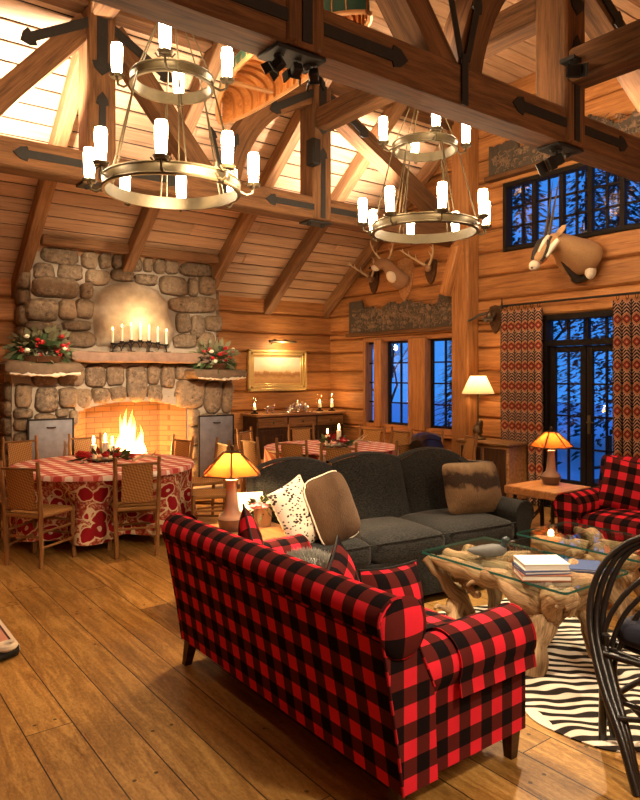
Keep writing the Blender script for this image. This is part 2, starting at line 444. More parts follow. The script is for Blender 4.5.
def mk_zebra():
    t = NT('zebra_hide'); o = t.obj()
    w = t.noise(o, 2.6, 2, .5, 0, 1)
    p = t.node('ShaderNodeVectorMath', {0: o, 1: t.node('ShaderNodeVectorMath', {0: w, 'Scale': .22}, operation='SCALE').outputs[0]}, operation='ADD').outputs[0]
    wv = t.node('ShaderNodeTexWave', {'Vector': t.mapping(p, (1, 1, 1), (0, 0, 0), (0, 0, rad(36.9 - 90))), 'Scale': 4.0, 'Distortion': 8.5, 'Detail': 1.6, 'Detail Scale': .55}).outputs[1]
    c = t.ramp(wv, [(.0, (.02, .015, .012)), (.46, (.025, .02, .016)), (.54, (.74, .67, .55)), (1, (.78, .72, .6))])
    dv = t.node('ShaderNodeVectorMath', {0: p, 1: (-.66, -.30, 0)}, operation='DISTANCE').outputs['Value']
    c = t.mix(t.math('LESS_THAN', dv, .15), c, (.72, .65, .53))
    t.bsdf(c, .85, t.bump(t.noise(o, 220, 2), .3, .003), spec=.15); return t.m
M['zebra'] = mk_zebra()
M['hide_white'] = plain('hide_white', (.74, .68, .56), .85, 0, .12, .3, 120)
def mk_kilim():
    t = NT('kilim'); s = t.sep(t.obj())
    d = t.math('FRACT', t.math('MULTIPLY', t.math('ADD', t.math('ABSOLUTE', t.math('SUBTRACT', t.math('FRACT', t.math('MULTIPLY', s[0], 5)), .5)), t.math('MULTIPLY', s[1], 5)), 2))
    c = t.ramp(d, [(0, (.32, .05, .04)), (.35, (.05, .02, .03)), (.5, (.60, .36, .26)), (.7, (.45, .12, .10))], 'CONSTANT')
    e = t.math('MAXIMUM', s[0], t.math('MULTIPLY', s[1], -1))
    c = t.mix(t.math('GREATER_THAN', s[0], -.10), c, (.58, .27, .20)); c = t.mix(t.math('LESS_THAN', s[1], .10), c, (.58, .27, .20))
    c = t.mix(t.math('GREATER_THAN', s[0], -.035), c, (.08, .04, .04)); c = t.mix(t.math('GREATER_THAN', s[0], -.022), c, (.7, .6, .5))
    t.bsdf(c, .95, t.bump(t.noise(t.obj(), 250, 2), .4, .003), spec=.1); return t.m
M['kilim'] = mk_kilim()
def mk_fur(name, cols, ax, sc):
    t = NT(name); o = t.obj(); s = t.sep(o)
    n = t.noise(o, 6, 3); f = t.math('ADD', t.math('MULTIPLY_ADD', s[ax], sc, .5), t.math('MULTIPLY', t.math('SUBTRACT', n, .5), .55))
    c = t.ramp(f, cols); n2 = t.noise(t.mapping(o, (1, 1, .3)), 120, 3)
    c = t.mix(t.math('MULTIPLY', n2, .6), c, (.06, .035, .02))
    t.bsdf(c, .95, t.bump(n2, .6, .012), spec=.06, Sheen_Weight=.05); return t.m
M['furb'] = mk_fur('brown_fur', [(.0, (.26, .16, .08)), (.25, (.15, .085, .04)), (.50, (.19, .11, .055)), (.58, (.018, .010, .006)), (.74, (.022, .012, .008)), (.82, (.18, .11, .055)), (1, (.34, .23, .13))], 2, 2.4)
M['furl'] = mk_fur('tan_hide', [(.0, (.16, .09, .045)), (.5, (.075, .04, .02)), (1, (.22, .135, .075))], 0, 2.0)
M['furg'] = plain('grey_fur', (.36, .36, .32), .95, 0, .5, .6, 90)
def mk_spot():
    t = NT('spotted_cloth'); o = t.obj()
    v = t.node('ShaderNodeTexVoronoi', {'Vector': t.mapping(o, (1, 1, 1.6)), 'Scale': 34}).outputs[0]; n = t.noise(o, 9, 2)
    m = t.math('LESS_THAN', v, t.math('MULTIPLY', n, .72))
    t.bsdf(t.mix(m, (.80, .72, .56), (.06, .04, .03)), .9, spec=.1); return t.m
M['spot'] = mk_spot()
def mk_weave(name, a, b, sc=26):
    t = NT(name); s = t.sep(t.uvn())
    p = t.math('MULTIPLY', t.math('ADD', s[0], s[1]), sc); q = t.math('MULTIPLY', t.math('SUBTRACT', s[0], s[1]), sc)
    wv = t.math('MULTIPLY', t.math('SINE', t.math('MULTIPLY', p, 6.28)), t.math('SINE', t.math('MULTIPLY', q, 3.14)))
    f = t.math('ADD', .5, t.math('MULTIPLY', wv, .5)); n = t.noise(t.obj(), 8, 3)
    c = t.mix(f, a, b); c = t.mix(t.math('MULTIPLY', n, .35), c, a)
    t.bsdf(c, .6, t.bump(f, .5, .004), spec=.3); return t.m
M['cane'] = mk_weave('woven_cane', (.20, .085, .022), (.56, .30, .095))
def mk_paint():
    t = NT('landscape_painting'); u = t.uvn(); s = t.sep(u)
    n = t.noise(t.mapping(u, (3.2, 1, 1)), 2, 3); n2 = t.noise(t.mapping(u, (9, 12, 1)), 1.5, 4)
    y = t.math('ADD', s[1], t.math('MULTIPLY', t.math('SUBTRACT', n, .5), .35))
    c = t.ramp(y, [(.0, (.50, .25, .08)), (.20, (.62, .36, .13)), (.34, (.34, .15, .045)), (.44, (.62, .36, .15)), (.5, (.80, .60, .35)), (.7, (.86, .74, .55)), (1, (.80, .68, .50))])
    c = t.mix(t.math('MULTIPLY', t.math('LESS_THAN', y, .45), t.math('MULTIPLY', n2, .6)), c, (.20, .09, .03))
    t.bsdf(c, .5); return t.m
M['painting'] = mk_paint()
M['gilt'] = plain('gilt_frame', (.66, .46, .17), .4, .55, .2, .2, 30)
M['snow'] = plain('snow', (.75, .8, .9), .9, 0, .1)
M['treeleaf'] = plain('winter_foliage', (.02, .035, .02), .8, 0, .4)
M['bark'] = plain('bark', (.03, .02, .014), .9, 0, .4)
M['screen'] = plain('steel_screen', (.20, .215, .25), .45, .35, .45, .15, 9)
M['antler'] = plain('antler', (.50, .36, .20), .5, 0, .3, .2, 25)
M['deerfur'] = plain('deer_fur', (.25, .13, .06), .9, 0, .25, .3, 60)
M['oryxfur'] = plain('oryx_fur', (.36, .20, .085), .85, 0, .25, .3, 50)
M['whitefur'] = plain('white_fur', (.66, .57, .44), .9, 0, .1, .3, 60)
M['blackfur'] = plain('black_fur', (.02, .014, .01), .8, 0, .3)
M['horn'] = plain('dark_horn', (.05, .035, .022), .4, 0, .3, .4, 60)
M['carved'] = plain('carved_panel', (.055, .04, .026), .75, 0, .5, .6, 18)
M['pottery'] = plain('pottery_brown', (.36, .24, .17), .35, 0, .25, .1, 8)
M['pottery2'] = plain('pottery_dark', (.10, .05, .035), .3, 0, .3)
M['bronze'] = plain('bronze', (.10, .06, .03), .4, .7, .4, .2, 20)
M['paper'] = plain('paper', (.75, .73, .66), .8, 0, .04)
M['bookred'] = plain('book_rust', (.30, .11, .06), .6)
M['bookblue'] = plain('book_blue', (.05, .09, .22), .5)
M['bookwhite'] = plain('book_white', (.8, .77, .70), .6, 0, .05)
M['redtrunk'] = plain('red_lacquer', (.35, .03, .03), .5, 0, .3, .2, 40)
M['navy'] = fabric('navy_cloth', (.012, .014, .03), (.03, .035, .06), 200)
M['canoein'] = wood('canoe_cedar', (.26, .085, .02), (.55, .22, .06), .3, 1, .1, .3)
M['canoegreen'] = plain('canoe_green', (.012, .05, .03), .35, 0, .2)
M['ash'] = plain('ash_char', (.05, .04, .035), .95, 0, .5, .5, 20)
M['duckgrey'] = plain('decoy_grey', (.10, .10, .095), .6, 0, .4, .1, 20)
M['duckdark'] = plain('decoy_dark', (.02, .035, .035), .4, 0, .3)
# ------------------------------------------------------------------ the setting
XW, YB, XL, YF, ZF = 7.3, 9.4, -2.6, -2.6, 5.46
SL = .76; ZE = 2.88
b = MB(); b.box(((XL + XW) / 2, (YB + YF) / 2, -.04), (XW - XL + .6, YB - YF + .6, .08), axis=1)
struct('floor', b, M['floor'])

def log_wall(name, along, fixed, sgn, a0, a1, ztop, openings=(), amax=None):
    """hewn logs stacked .32 m high; face at 'fixed', wall body behind it on side sgn"""
    mb = MB(); bk = []
    rows = [0.0, .09]; 
    while rows[-1] < ztop: rows.append(rows[-1] + .32)
    def seg(s0, s1, z0, z1, r):
        if s1 - s0 < .02 or z1 - z0 < .02: return
        h = z1 - z0; e = .02 if h < .1 else .035
        # profile (depth into room, z): flat hewn face with rounded shoulders and a recessed joint
        pr = [(-.16, z0), (-.045, z0), (-.012, z0 + e * .5), (0, z0 + e), (.006, z0 + h * .5), (0, z1 - e), (-.012, z1 - e * .5), (-.045, z1), (-.16, z1)]
        mp = (lambda a, p, q: (a, fixed - sgn * p, q)) if along == 0 else (lambda a, p, q: (fixed - sgn * p, a, q))
        n0 = len(mb.v); mb.prism(pr, s0, s1, mp, max(1, int((s1 - s0) / .8)), True, r)
        for i in range(n0, len(mb.v)):
            x, y, z = mb.v[i]; mb.g[i] = ((x if along == 0 else y) + r * 13, z + r * 5, r * 7)
    for z0, z1 in zip(rows, rows[1:]):
        z1 = min(z1, ztop); r = random.random()
        am = a1 if amax is None else min(a1, amax((z0 + z1) / 2))
        cuts = sorted({z0, z1, *[z for o in openings for z in o[2:] if z0 + .03 < z < z1 - .03]})
        for c0, c1 in zip(cuts, cuts[1:]):
            zm = (c0 + c1) / 2; x = a0
            for o in sorted(openings):
                if o[2] < zm < o[3]: seg(x, min(o[0], am), c0, c1, r); x = o[1]
            seg(x, am, c0, c1, r)
    struct(name, mb, M['log'], 30)
W1 = (6.40, 8.50, .78, 2.24); D1 = (3.93, 5.06, 0, 2.38); W2 = (2.7, 5.66, 3.26, 4.16)
log_wall('wall_right', 1, XW, 1, YF, YB + .16, 5.5, [W1, D1, W2], lambda z: YB + .16 if z < ZE else YB - (z - ZE) / SL + .35)
log_wall('wall_back', 0, YB, 1, XL, XW + .16, 3.0)
log_wall('wall_left', 1, XL, -1, YF, YB, 5.5, [], lambda z: YB if z < ZE else YB - (z - ZE) / SL + .35)
log_wall('wall_front', 0, YF, -1, XL, XW, 5.5)

b = MB(); rs = random.Random(4)
Ls = math.hypot(YB + .25 - 6.0, SL * (YB + .25 - 6.0)); k = 0; w = .205
ca, sa = 1 / math.hypot(1, SL), SL / math.hypot(1, SL)
def slope(d, up=0): return (YB + .25 - d * ca + up * sa, ZE - .25 * SL + d * sa + up * ca)
d = 0
while d < Ls:
    x = XL
    while x < XW:
        x2 = min(XW, x + rs.uniform(2.4, 4.4)); y, z = slope(d + w / 2, .012)
        b.beam((x, y, z), (x2 - .004, y, z), w - .019, .024, .007, up=(0, sa, ca), r=rs.random()); x = x2
    d += w
y = 6.0
while y > YF:
    x = XL
    while x < XW:
        x2 = min(XW, x + rs.uniform(2.4, 4.4))
        b.beam((x, y - w / 2, ZF + .012), (x2 - .004, y - w / 2, ZF + .012), w - .014, .024, .006, r=rs.random()); x = x2
    y -= w
n0 = len(b.f)
y0, z0 = slope(-.1, .04); y1, z1 = slope(Ls, .04)
b.beam(((XL + XW) / 2, y0, z0), ((XL + XW) / 2, y1, z1), XW - XL + .4, .03, m=1)
b.box(((XL + XW) / 2, (6.1 + YF) / 2, ZF + .05), (XW - XL + .4, 6.2 - YF, .03), m=1)
struct('ceiling', b, [M['board'], M['gap']])

# rafters, one thing each
raft = [(-1.68, 'sloping timber rafter far left, beyond the picture edge'), (-.4, 'sloping timber rafter second from the left wall'), (.87, 'sloping timber rafter left of the chandelier post'),
        (2.13, 'sloping timber rafter running down to the left edge of the stone chimney'), (3.42, 'sloping timber rafter meeting the middle of the chimney top'),
        (4.78, 'sloping timber rafter running down beside the right edge of the chimney'), (6.0, 'sloping timber rafter above the gilt framed painting'), (7.2, 'narrow rake rafter against the right log wall')]
for x, lb in raft:
    b = MB(); wd = .15 if x < 7 else .1
    ya, za = slope(.12, -.095); yb, zb = slope(Ls - .1, -.095)
    b.beam((x, ya, za), (x, yb, zb), wd, .19, .012)
    if x > 7: loc = (x, 9.2, 3.0)
    single('rafter', b, M['rafter'], lb, 'rafter', (x, 9.3, ZE), 'roof rafters')
b = MB(); b.beam((2.25, 8.72, 3.31), (4.70, 8.72, 3.31), .12, .13, .015)
single('header_beam', b, M['rafter'], 'timber header beam across the roof in front of the chimney top', 'beam', (3.4, 8.76, 3.29))

# ------------------------------------------------------------------ windows and door
def muntin_grid(mb, y0, y1, z0, z1, ny, nz_, x, w=.022, d=.03):
    for i in range(1, ny): y = y0 + (y1 - y0) * i / ny; mb.box((x, y, (z0 + z1) / 2), (d, w, z1 - z0))
    for j in range(1, nz_): z = z0 + (z1 - z0) * j / nz_; mb.box((x, (y0 + y1) / 2, z), (d, y1 - y0, w))
def casing(mb, y0, y1, z0, z1, x, w, d, bottom=True):
    mb.box((x, y0 + w / 2, (z0 + z1) / 2), (d, w, z1 - z0), bev=.006); mb.box((x, y1 - w / 2, (z0 + z1) / 2), (d, w, z1 - z0), bev=.006)
    mb.box((x, (y0 + y1) / 2, z1 - w / 2), (d, y1 - y0 - 2 * w, w), bev=.006)
    if bottom: mb.box((x, (y0 + y1) / 2, z0 + w / 2), (d, y1 - y0 - 2 * w, w), bev=.006)
def structure(name, loc):
    o = bpy.data.objects.new(name, None); C.objects.link(o); o.location = loc; o['kind'] = 'structure'; return o
# window 1: three casements between heavy posts
w1 = structure('window_1', (XW, 7.45, .8))
b = MB()
casing(b, W1[0], W1[1], W1[2], W1[3], XW + .06, .07, .16)
for y, ww in ((8.09, .18), (7.22, .36)): b.box((XW + .03, y, 1.5), (.2, ww, 1.4), bev=.012)
b.box((XW - .01, 7.45, .76), (.22, 2.3, .06), bev=.012)
part('window_frame', b, M['log'], w1, world=True)
for y0, y1, n in ((8.19, 8.49, 1), (7.40, 7.97, 2), (6.47, 7.04, 2)):
    b = MB(); casing(b, y0, y1, .84, 2.18, XW + .08, .045, .05); muntin_grid(b, y0 + .04, y1 - .04, .88, 2.14, n, 4, XW + .08)
    s = part('casement', b, M['frame_dark'], w1, world=True)
    g = MB(); g.box((XW + .085, (y0 + y1) / 2, 1.51), (.006, y1 - y0 - .06, 1.28)); part('pane', g, M['pane'], s, world=True)
# window 2: the long high window
w2 = structure('window_2', (XW, 4.2, 3.28))
b = MB(); casing(b, W2[0], W2[1], W2[2], W2[3], XW + .04, .06, .14)
for y in (5.21, 4.82, 4.44, 4.04, 3.64, 3.24): b.box((XW + .05, y, 3.71), (.07, .055, .82))
part('window_frame', b, M['frame_dark'], w2, world=True)
ys = [5.60, 5.21, 4.82, 4.44, 4.04, 3.64, 3.24, 2.76]
for ya, yb in zip(ys, ys[1:]):
    b = MB(); muntin_grid(b, yb + .02, ya - .02, 3.32, 4.10, 2, 3, XW + .06, .024)
    s = part('muntin', b, M['frame_dark'], w2, world=True)
    g = MB(); g.box((XW + .065, (ya + yb) / 2, 3.71), (.005, ya - yb - .05, .79)); part('pane', g, M['pane'], s, world=True)
# french door with transom
d1 = structure('door_1', (XW, 4.5, 0))
b = MB(); casing(b, D1[0], D1[1], 0, D1[3], XW + .04, .07, .16, False); b.box((XW + .05, 4.5, 2.03), (.12, 1.0, .07)); b.box((XW + .05, 4.5, .01), (.16, 1.0, .02))
part('door_frame', b, M['frame_dark'], d1, world=True)
b = MB(); muntin_grid(b, 4.0, 4.99, 2.07, 2.31, 4, 1, XW + .06, .03); s = part('transom', b, M['frame_dark'], d1, world=True)
g = MB(); g.box((XW + .065, 4.495, 2.19), (.005, .98, .24)); part('pane', g, M['pane'], s, world=True)
for y0, y1 in ((4.50, 4.985), (4.005, 4.49)):
    b = MB(); casing(b, y0, y1, .03, 1.99, XW + .06, .075, .05); b.box((XW + .06, (y0 + y1) / 2, .2), (.045, y1 - y0 - .1, .32)); muntin_grid(b, y0 + .07, y1 - .07, .36, 1.92, 2, 4, XW + .06)
    s = part('door_leaf', b, M['frame_dark'], d1, world=True)
    g = MB(); g.box((XW + .065, (y0 + y1) / 2, 1.13), (.006, y1 - y0 - .12, 1.6)); part('pane', g, M['pane'], s, world=True)
    if y0 < 4.2:
        h = MB(); h.box((XW + .03, 4.455, 1.05), (.012, .04, .22), bev=.004); h.tube([(XW + .03, 4.455, 1.08), (XW - .02, 4.455, 1.08), (XW - .025, 4.40, 1.085), (XW - .022, 4.36, 1.08)], .009, 6)
        part('handle', h, M['brass'], s, 'brass lever handle', world=True)

# ------------------------------------------------------------------ trusses
YT2, YT1, ZC, HC, TH = 6.43, 3.15, 3.45, .27, .26
def spear(mb, p0, p1, w, th, y):
    """flat iron strap in the XZ plane with a spear tip at p1"""
    a = Vector((p0[0], 0, p0[1])); c = Vector((p1[0], 0, p1[1])); d = (c - a).normalized(); n = Vector((-d.z, 0, d.x)); L = (c - a).length
    pr = [(0, -w / 2), (L - .13, -w / 2), (L - .12, -w * .95), (L - .06, -w * .75), (L, 0), (L - .06, w * .75), (L - .12, w * .95), (L - .13, w / 2), (0, w / 2)]
    P = [a + d * u + n * v for u, v in pr]
    vs = [(p.x, y, p.z) for p in P] + [(p.x, y - th, p.z) for p in P]; k = len(P)
    mb.add(vs, [tuple(range(k)), tuple(range(2 * k - 1, k - 1, -1))] + [(i, (i + 1) % k, k + (i + 1) % k, k + i) for i in range(k)])
def truss(Y, label, x0, x1):
    t = thing('roof_truss', label, 'roof truss', (3.4, Y, ZC), 0, 'timber roof trusses')
    yf = Y - TH / 2
    b = MB(); b.beam((x0, Y, ZC + HC / 2), (x1, Y, ZC + HC / 2), TH, HC, .02); part('bottom_chord', b, M['beam'], t, world=True)
    b = MB(); b.beam((x0, Y, 5.20), (x1, Y, 5.20), TH * .9, .24, .02); part('top_chord', b, M['beam'], t, world=True)
    for px in (-.43, 2.17, 4.77):
        b = MB(); b.beam((px, Y, ZC - .0), (px, Y, 5.08), .27, TH + .03, .02, up=(0, 1, 0)); part('king_post', b, M['beam'], t, world=True)
        ys = yf - .016
        b = MB(); spear(b, (px, ZC + .02), (px, ZC + .85), .065, .01, ys); part('iron_strap', b, M['iron'], t, world=True)
        for s in (-1, 1):
            b = MB(); spear(b, (px, ZC + .14), (px + s * .78, ZC + .14), .07, .01, yf - .001 if abs(s) else ys)
            part('iron_strap', b, M['iron'], t, world=True)
        b = MB(); b.box((px, Y, ZC - .012), (.34, TH * .8, .024), bev=.006)
        for q in (-.1, .1): b.ball((px + q, Y, ZC - .03), .025, 8, 6)
        part('bolt_plate', b, M['iron'], t, world=True)
        # top straps
        b = MB(); spear(b, (px, 5.05), (px, 4.45), .10, .01, ys); part('iron_strap', b, M['iron'], t, world=True)
        for s in (-1, 1):
            b = MB(); spear(b, (px + s * .02, 4.98), (px + s * .72, 4.98 - .40), .085, .01, yf + .005); part('iron_strap', b, M['iron'], t, world=True)
    # diagonals: straight struts and arched braces
    def strut(pts, w=.2):
        b = MB(); P = [Vector((p[0], Y, p[1])) for p in pts]; r = random.random()
        vs = []; g = []; L = 0
        for i, p in enumerate(P):
            d = (P[min(i + 1, len(P) - 1)] - P[max(i - 1, 0)]).normalized(); n = Vector((-d.z, 0, d.x)); L += (p - P[i - 1]).length if i else 0
            for a, q in ((-1, -1), (1, -1), (1, 1), (-1, 1)):
                vs.append(p + n * a * w / 2 + Vector((0, q * TH * .42, 0))); g.append((L + r * 9, a * w / 2 + r * 4, q * .1 + r))
        fs = [(i * 4 + k, i * 4 + (k + 1) % 4, i * 4 + 4 + (k + 1) % 4, i * 4 + 4 + k) for i in range(len(P) - 1) for k in range(4)] + [(0, 1, 2, 3), tuple(len(vs) - 1 - i for i in range(4))]
        b.add(vs, fs, g, r); part('brace', b, M['beam'], t, world=True, angle=50)
    def bez(a, c, e, n=10): return [tuple((1 - u) ** 2 * a[k] + 2 * u * (1 - u) * c[k] + u * u * e[k] for k in range(2)) for u in [i / n for i in range(n + 1)]]
    strut([(2.05, 4.93), (.98, 3.68)]); strut([(2.30, 4.93), (3.36, 3.66)])
    strut(bez((4.66, 4.93), (3.72, 4.62), (3.55, 3.68)), .24)
    strut([(4.88, 4.92), (7.22, 3.66)], .18); strut([(-.3, 4.93), (.76, 3.68)]); strut([(-.55, 4.93), (-1.6, 3.68)])
    b = MB()
    for s in (-1, 1): spear(b, (3.47 + s * .03, ZC + .3), (3.47 + s * .16, ZC + .78), .05, .01, yf - .002)
    b.box((3.47, yf - .012, ZC + .16), (.06, .012, .34)); part('iron_strap', b, M['iron'], t, world=True)
    return t
truss(YT2, 'timber truss further back, beyond both chandeliers, with iron strap joints', XL, XW)
truss(YT1, 'nearest timber truss crossing the top right corner in front of the chandeliers', XL, XW)
b = MB(); b.beam((4.77, YT1 + .14, 4.62), (4.77, YT2 - .14, 4.62), .22, .24, .02)
single('tie_beam', b, M['beam'], 'timber tie beam joining the two trusses above the right chandelier', 'beam', (4.77, 4.8, 4.5), 'tie beams')
b = MB(); b.beam((2.17, YT1 + .14, 5.1), (2.17, YT2 - .14, 5.1), .2, .22, .02)
single('tie_beam', b, M['beam'], 'timber tie beam from which the left chandelier hangs', 'beam', (2.17, 4.8, 5.0), 'tie beams')
b = MB(); b.beam((4.77, YT1 - .14, 4.03), (4.77, YF, 4.03), .24, .26, .02)
single('tie_beam', b, M['beam'], 'timber tie beam running toward the viewer at the top right edge', 'beam', (4.77, 1.2, 3.9), 'tie beams')
b = MB(); b.box((XW - .12, 6.22, 2.72), (.24, .3, 5.44), bev=.02)
wp = thing('wall_post', 'tall timber post against the right wall between window and curtain', 'post', (XW - .12, 6.22, 0)); part('post', b, M['log'], wp, world=True)
b = MB(); b.beam((XW - .27, 6.42, 2.74), (XW - .27, 6.2, 3.4), .14, .2, .02, up=(1, 0, 0)); 
part('bracket', b, M['log'], wp, world=True)
# speaker on the far truss
t = thing('loudspeaker', 'small black loudspeaker fixed to the post of the far truss', 'speaker', (4.55, 6.2, 4.0))
b = MB(); b.box((4.545, 6.17, 4.17), (.11, .14, .30), bev=.012); part('cabinet', b, M['black'], t, world=True)
b = MB(); b.box((4.545, 6.095, 4.17), (.09, .012, .27), bev=.004); part('grille', b, M['frame_dark'], t, world=True)
b = MB(); b.tube([(4.58, 6.23, 4.17), (4.66, 6.29, 4.17)], .015, 6); part('mount', b, M['iron'], t, world=True)

# ------------------------------------------------------------------ track spots on the near truss
def spot(loc, rz, tilt, label, s=1.0):
    t = thing('spotlight', label, 'spotlight', loc, rz, 'beam spotlights')
    b = MB(); b.tube([(0, 0, 0), (0, 0, -.07 * s)], .012 * s, 6); b.box((0, 0, -.004), (.09 * s, .09 * s, .012)); part('stem', b, M['black'], t)
    R = Euler((tilt, 0, 0)).to_matrix(); c = Vector((0, 0, -.13 * s))
    b = MB(); b.box(c, (.13 * s, .14 * s, .13 * s), R, .015 * s); b.box(c + R @ Vector((0, .085 * s, 0)), (.16 * s, .03 * s, .16 * s), R, .006); h = part('housing', b, M['black'], t)
    b = MB(); b.box(c + R @ Vector((0, .102 * s, 0)), (.12 * s, .006, .12 * s), R); part('lens', b, M['frame_dark'], h)
    for q in (-1, 1):
        b = MB(); b.box(c + R @ Vector((q * .10 * s, .15 * s, 0)), (.01, .11 * s, .15 * s), R @ Euler((0, 0, -q * .35)).to_matrix()); part('barn_door', b, M['black'], h)
for k, (x, rz, ti, lb) in enumerate([(2.07, .5, -.5, 'leftmost of three black spotlights under the near truss'), (2.19, -.2, -.35, 'middle one of three black spotlights under the near truss'), (2.31, -.8, -.5, 'rightmost of three black spotlights under the near truss')]):
    spot((x, YT1 - .02, ZC - .02), rz, ti, lb, .42)
spot((4.60, YT1 - .22, 4.02), 2.4, -.3, 'black spotlight on the face of the near truss post', .62)
spot((4.72, YT1, ZC - .02), 1.2, -.5, 'black spotlight under the near truss beside the high window', .66)
b = MB(); b.box((4.60, YT1 - .2, 4.03), (.1, .12, .03))
single('spotlight_bracket', b, M['black'], 'black bracket on the near truss post carrying one spotlight', 'bracket', (4.6, YT1 - .2, 4.015))

# ------------------------------------------------------------------ canoe hung keel-up between the trusses
def canoe():
    t = thing('canoe', 'small wooden canoe with green hull hung upside down among the beams', 'canoe', (3.0, 4.5, 4.12), -.08)
    Lh, Wd, Dp = 1.16, .27, .22
    def hull(off):
        def f(u, v):
            y = (u * 2 - 1) * Lh; w = Wd * max(0, 1 - abs(u * 2 - 1) ** 2.4) ** .8 + .004; dp = Dp * (1 - .12 * abs(u * 2 - 1) ** 3) + .0
            sheer = -.10 * abs(u * 2 - 1) ** 2.5
            a = PI * v; x = -cos(a) * (w + off) * (1 + .10 * sin(a) * sin(a) * 0 + .12 * sin(2 * min(a, PI - a))); z = sheer + (sin(a) ** .7) * (dp + off - sheer * .6)
            return (x, y, z)
        return f
    b = MB(); b.grid(hull(.008), 40, 20); part('hull', b, M['canoegreen'], t, angle=60)
    b = MB(); b.grid(hull(.0), 40, 20); 
    part('lining', b, M['canoein'], t, angle=60)
    for k in range(22):
        u = .05 + .9 * k / 21; F = hull(-.008); P = [F(u, v / 14) for v in range(15)]
        b = MB()
        for i in range(14): b.beam(P[i], P[i + 1], .035, .010, up=(0, 1, 0) , r=.3 + .02 * k)
        part('rib', b, M['canoein'], t)
    for s in (0, 1):
        P = [hull(.012)(i / 30, s) for i in range(31)]; b = MB(); b.tube(P, .016, 6, flat=1.3); part('gunwale', b, M['slab'], t)
    for y, w, ww in ((0, .245, .05), (.52, .20, .05), (-.55, .20, .16)):
        b = MB(); b.box((0, y, .012), (2 * w, ww, .018), bev=.004); part('thwart', b, M['slab'], t)
    for y in (-.7, .7):
        b = MB(); b.tube([(0, y, .2), (0, y, 1.25)], .006, 5); part('hanging_wire', b, M['iron'], t)
canoe()

# ------------------------------------------------------------------ chandeliers
M['bulb'] = emit('bulb_glass', (1, .75, .45), 54)
def chandelier():
    t = thing('chandelier', 'x', 'chandelier', (0, 0, 0), 0, 'candle ring chandeliers')
    ph = rad(-121.5)
    def ring(R, z, n, hb):
        b = MB(); pr = [(R - .022, z - hb), (R, z - hb), (R + .008, z - hb + .012), (R, z - hb + .022), (R, z + hb - .02), (R + .008, z + hb - .01), (R, z + hb), (R - .022, z + hb), (R - .022, z - hb)]
        b.lathe(pr, n=48)
        rg = part('ring', b, M['brass'], t, angle=30)
        for k in range(n):
            a = ph + 2 * PI * k / n; d = Vector((cos(a), sin(a), 0)); q = Vector((-sin(a), cos(a), 0))
            c = d * (R + .10) + Vector((0, 0, z + .02))
            b = MB(); b.tube([d * R + Vector((0, 0, z - .02)), d * (R + .05) + Vector((0, 0, z - .045)), d * (R + .09) + Vector((0, 0, z - .03)), c], .010, 6)
            b.lathe([(.0, 0), (.045, .0), (.058, .022), (.05, .026), (.04, .012), (0, .012)], c, 12)
            for s in (-1, 1): b.tube([c + q * s * .0 + Vector((0, 0, .0)), c + q * s * .05 + Vector((0, 0, -.015)), c + q * s * .07 + Vector((0, 0, .01))], .007, 5)
            ar = part('candle_arm', b, M['brass'], t)
            b = MB(); b.lathe([(0, .02), (.033, .02), (.040, .10), (.044, .22), (.038, .255), (0, .255)], c, 12)
            part('candle_bulb', b, M['bulb'], t, 'glowing frosted candle shade', angle=60)
    ring(.51, 0, 8, .048); ring(.31, .79, 4, .044)
    for k in range(6):
        a = ph + .26 + 2 * PI * k / 6; b = MB()
        for da in (-.05, .05): b.tube([(.50 * cos(a + da), .50 * sin(a + da), .03), (.31 * cos(a), .31 * sin(a), .78)], .0055, 5)
        b.tube([(.31 * cos(a), .31 * sin(a), .80), (.06 * cos(a), .06 * sin(a), 1.38)], .0055, 5)
        part('hanging_rod', b, M['brass'], t)
    b = MB(); b.lathe([(0, 1.35), (.08, 1.36), (.08, 1.40), (.03, 1.41), (.03, 1.435), (0, 1.435)], n=12); part('canopy', b, M['iron'], t)
    return t
ch = chandelier()
ch.location = (2.17, 4.74, 3.06); ch['label'] = 'two tier ring chandelier with candle lights, left one above the fireplace table'
dup(ch, (4.75, 4.62, 3.06), 0, 'two tier ring chandelier with candle lights, right one before the high window')
b = MB(); b.tube([(0, 0, 1.42), (0, 0, 1.93)], .014, 6); part('hanging_stem', b, M['iron'], ch)
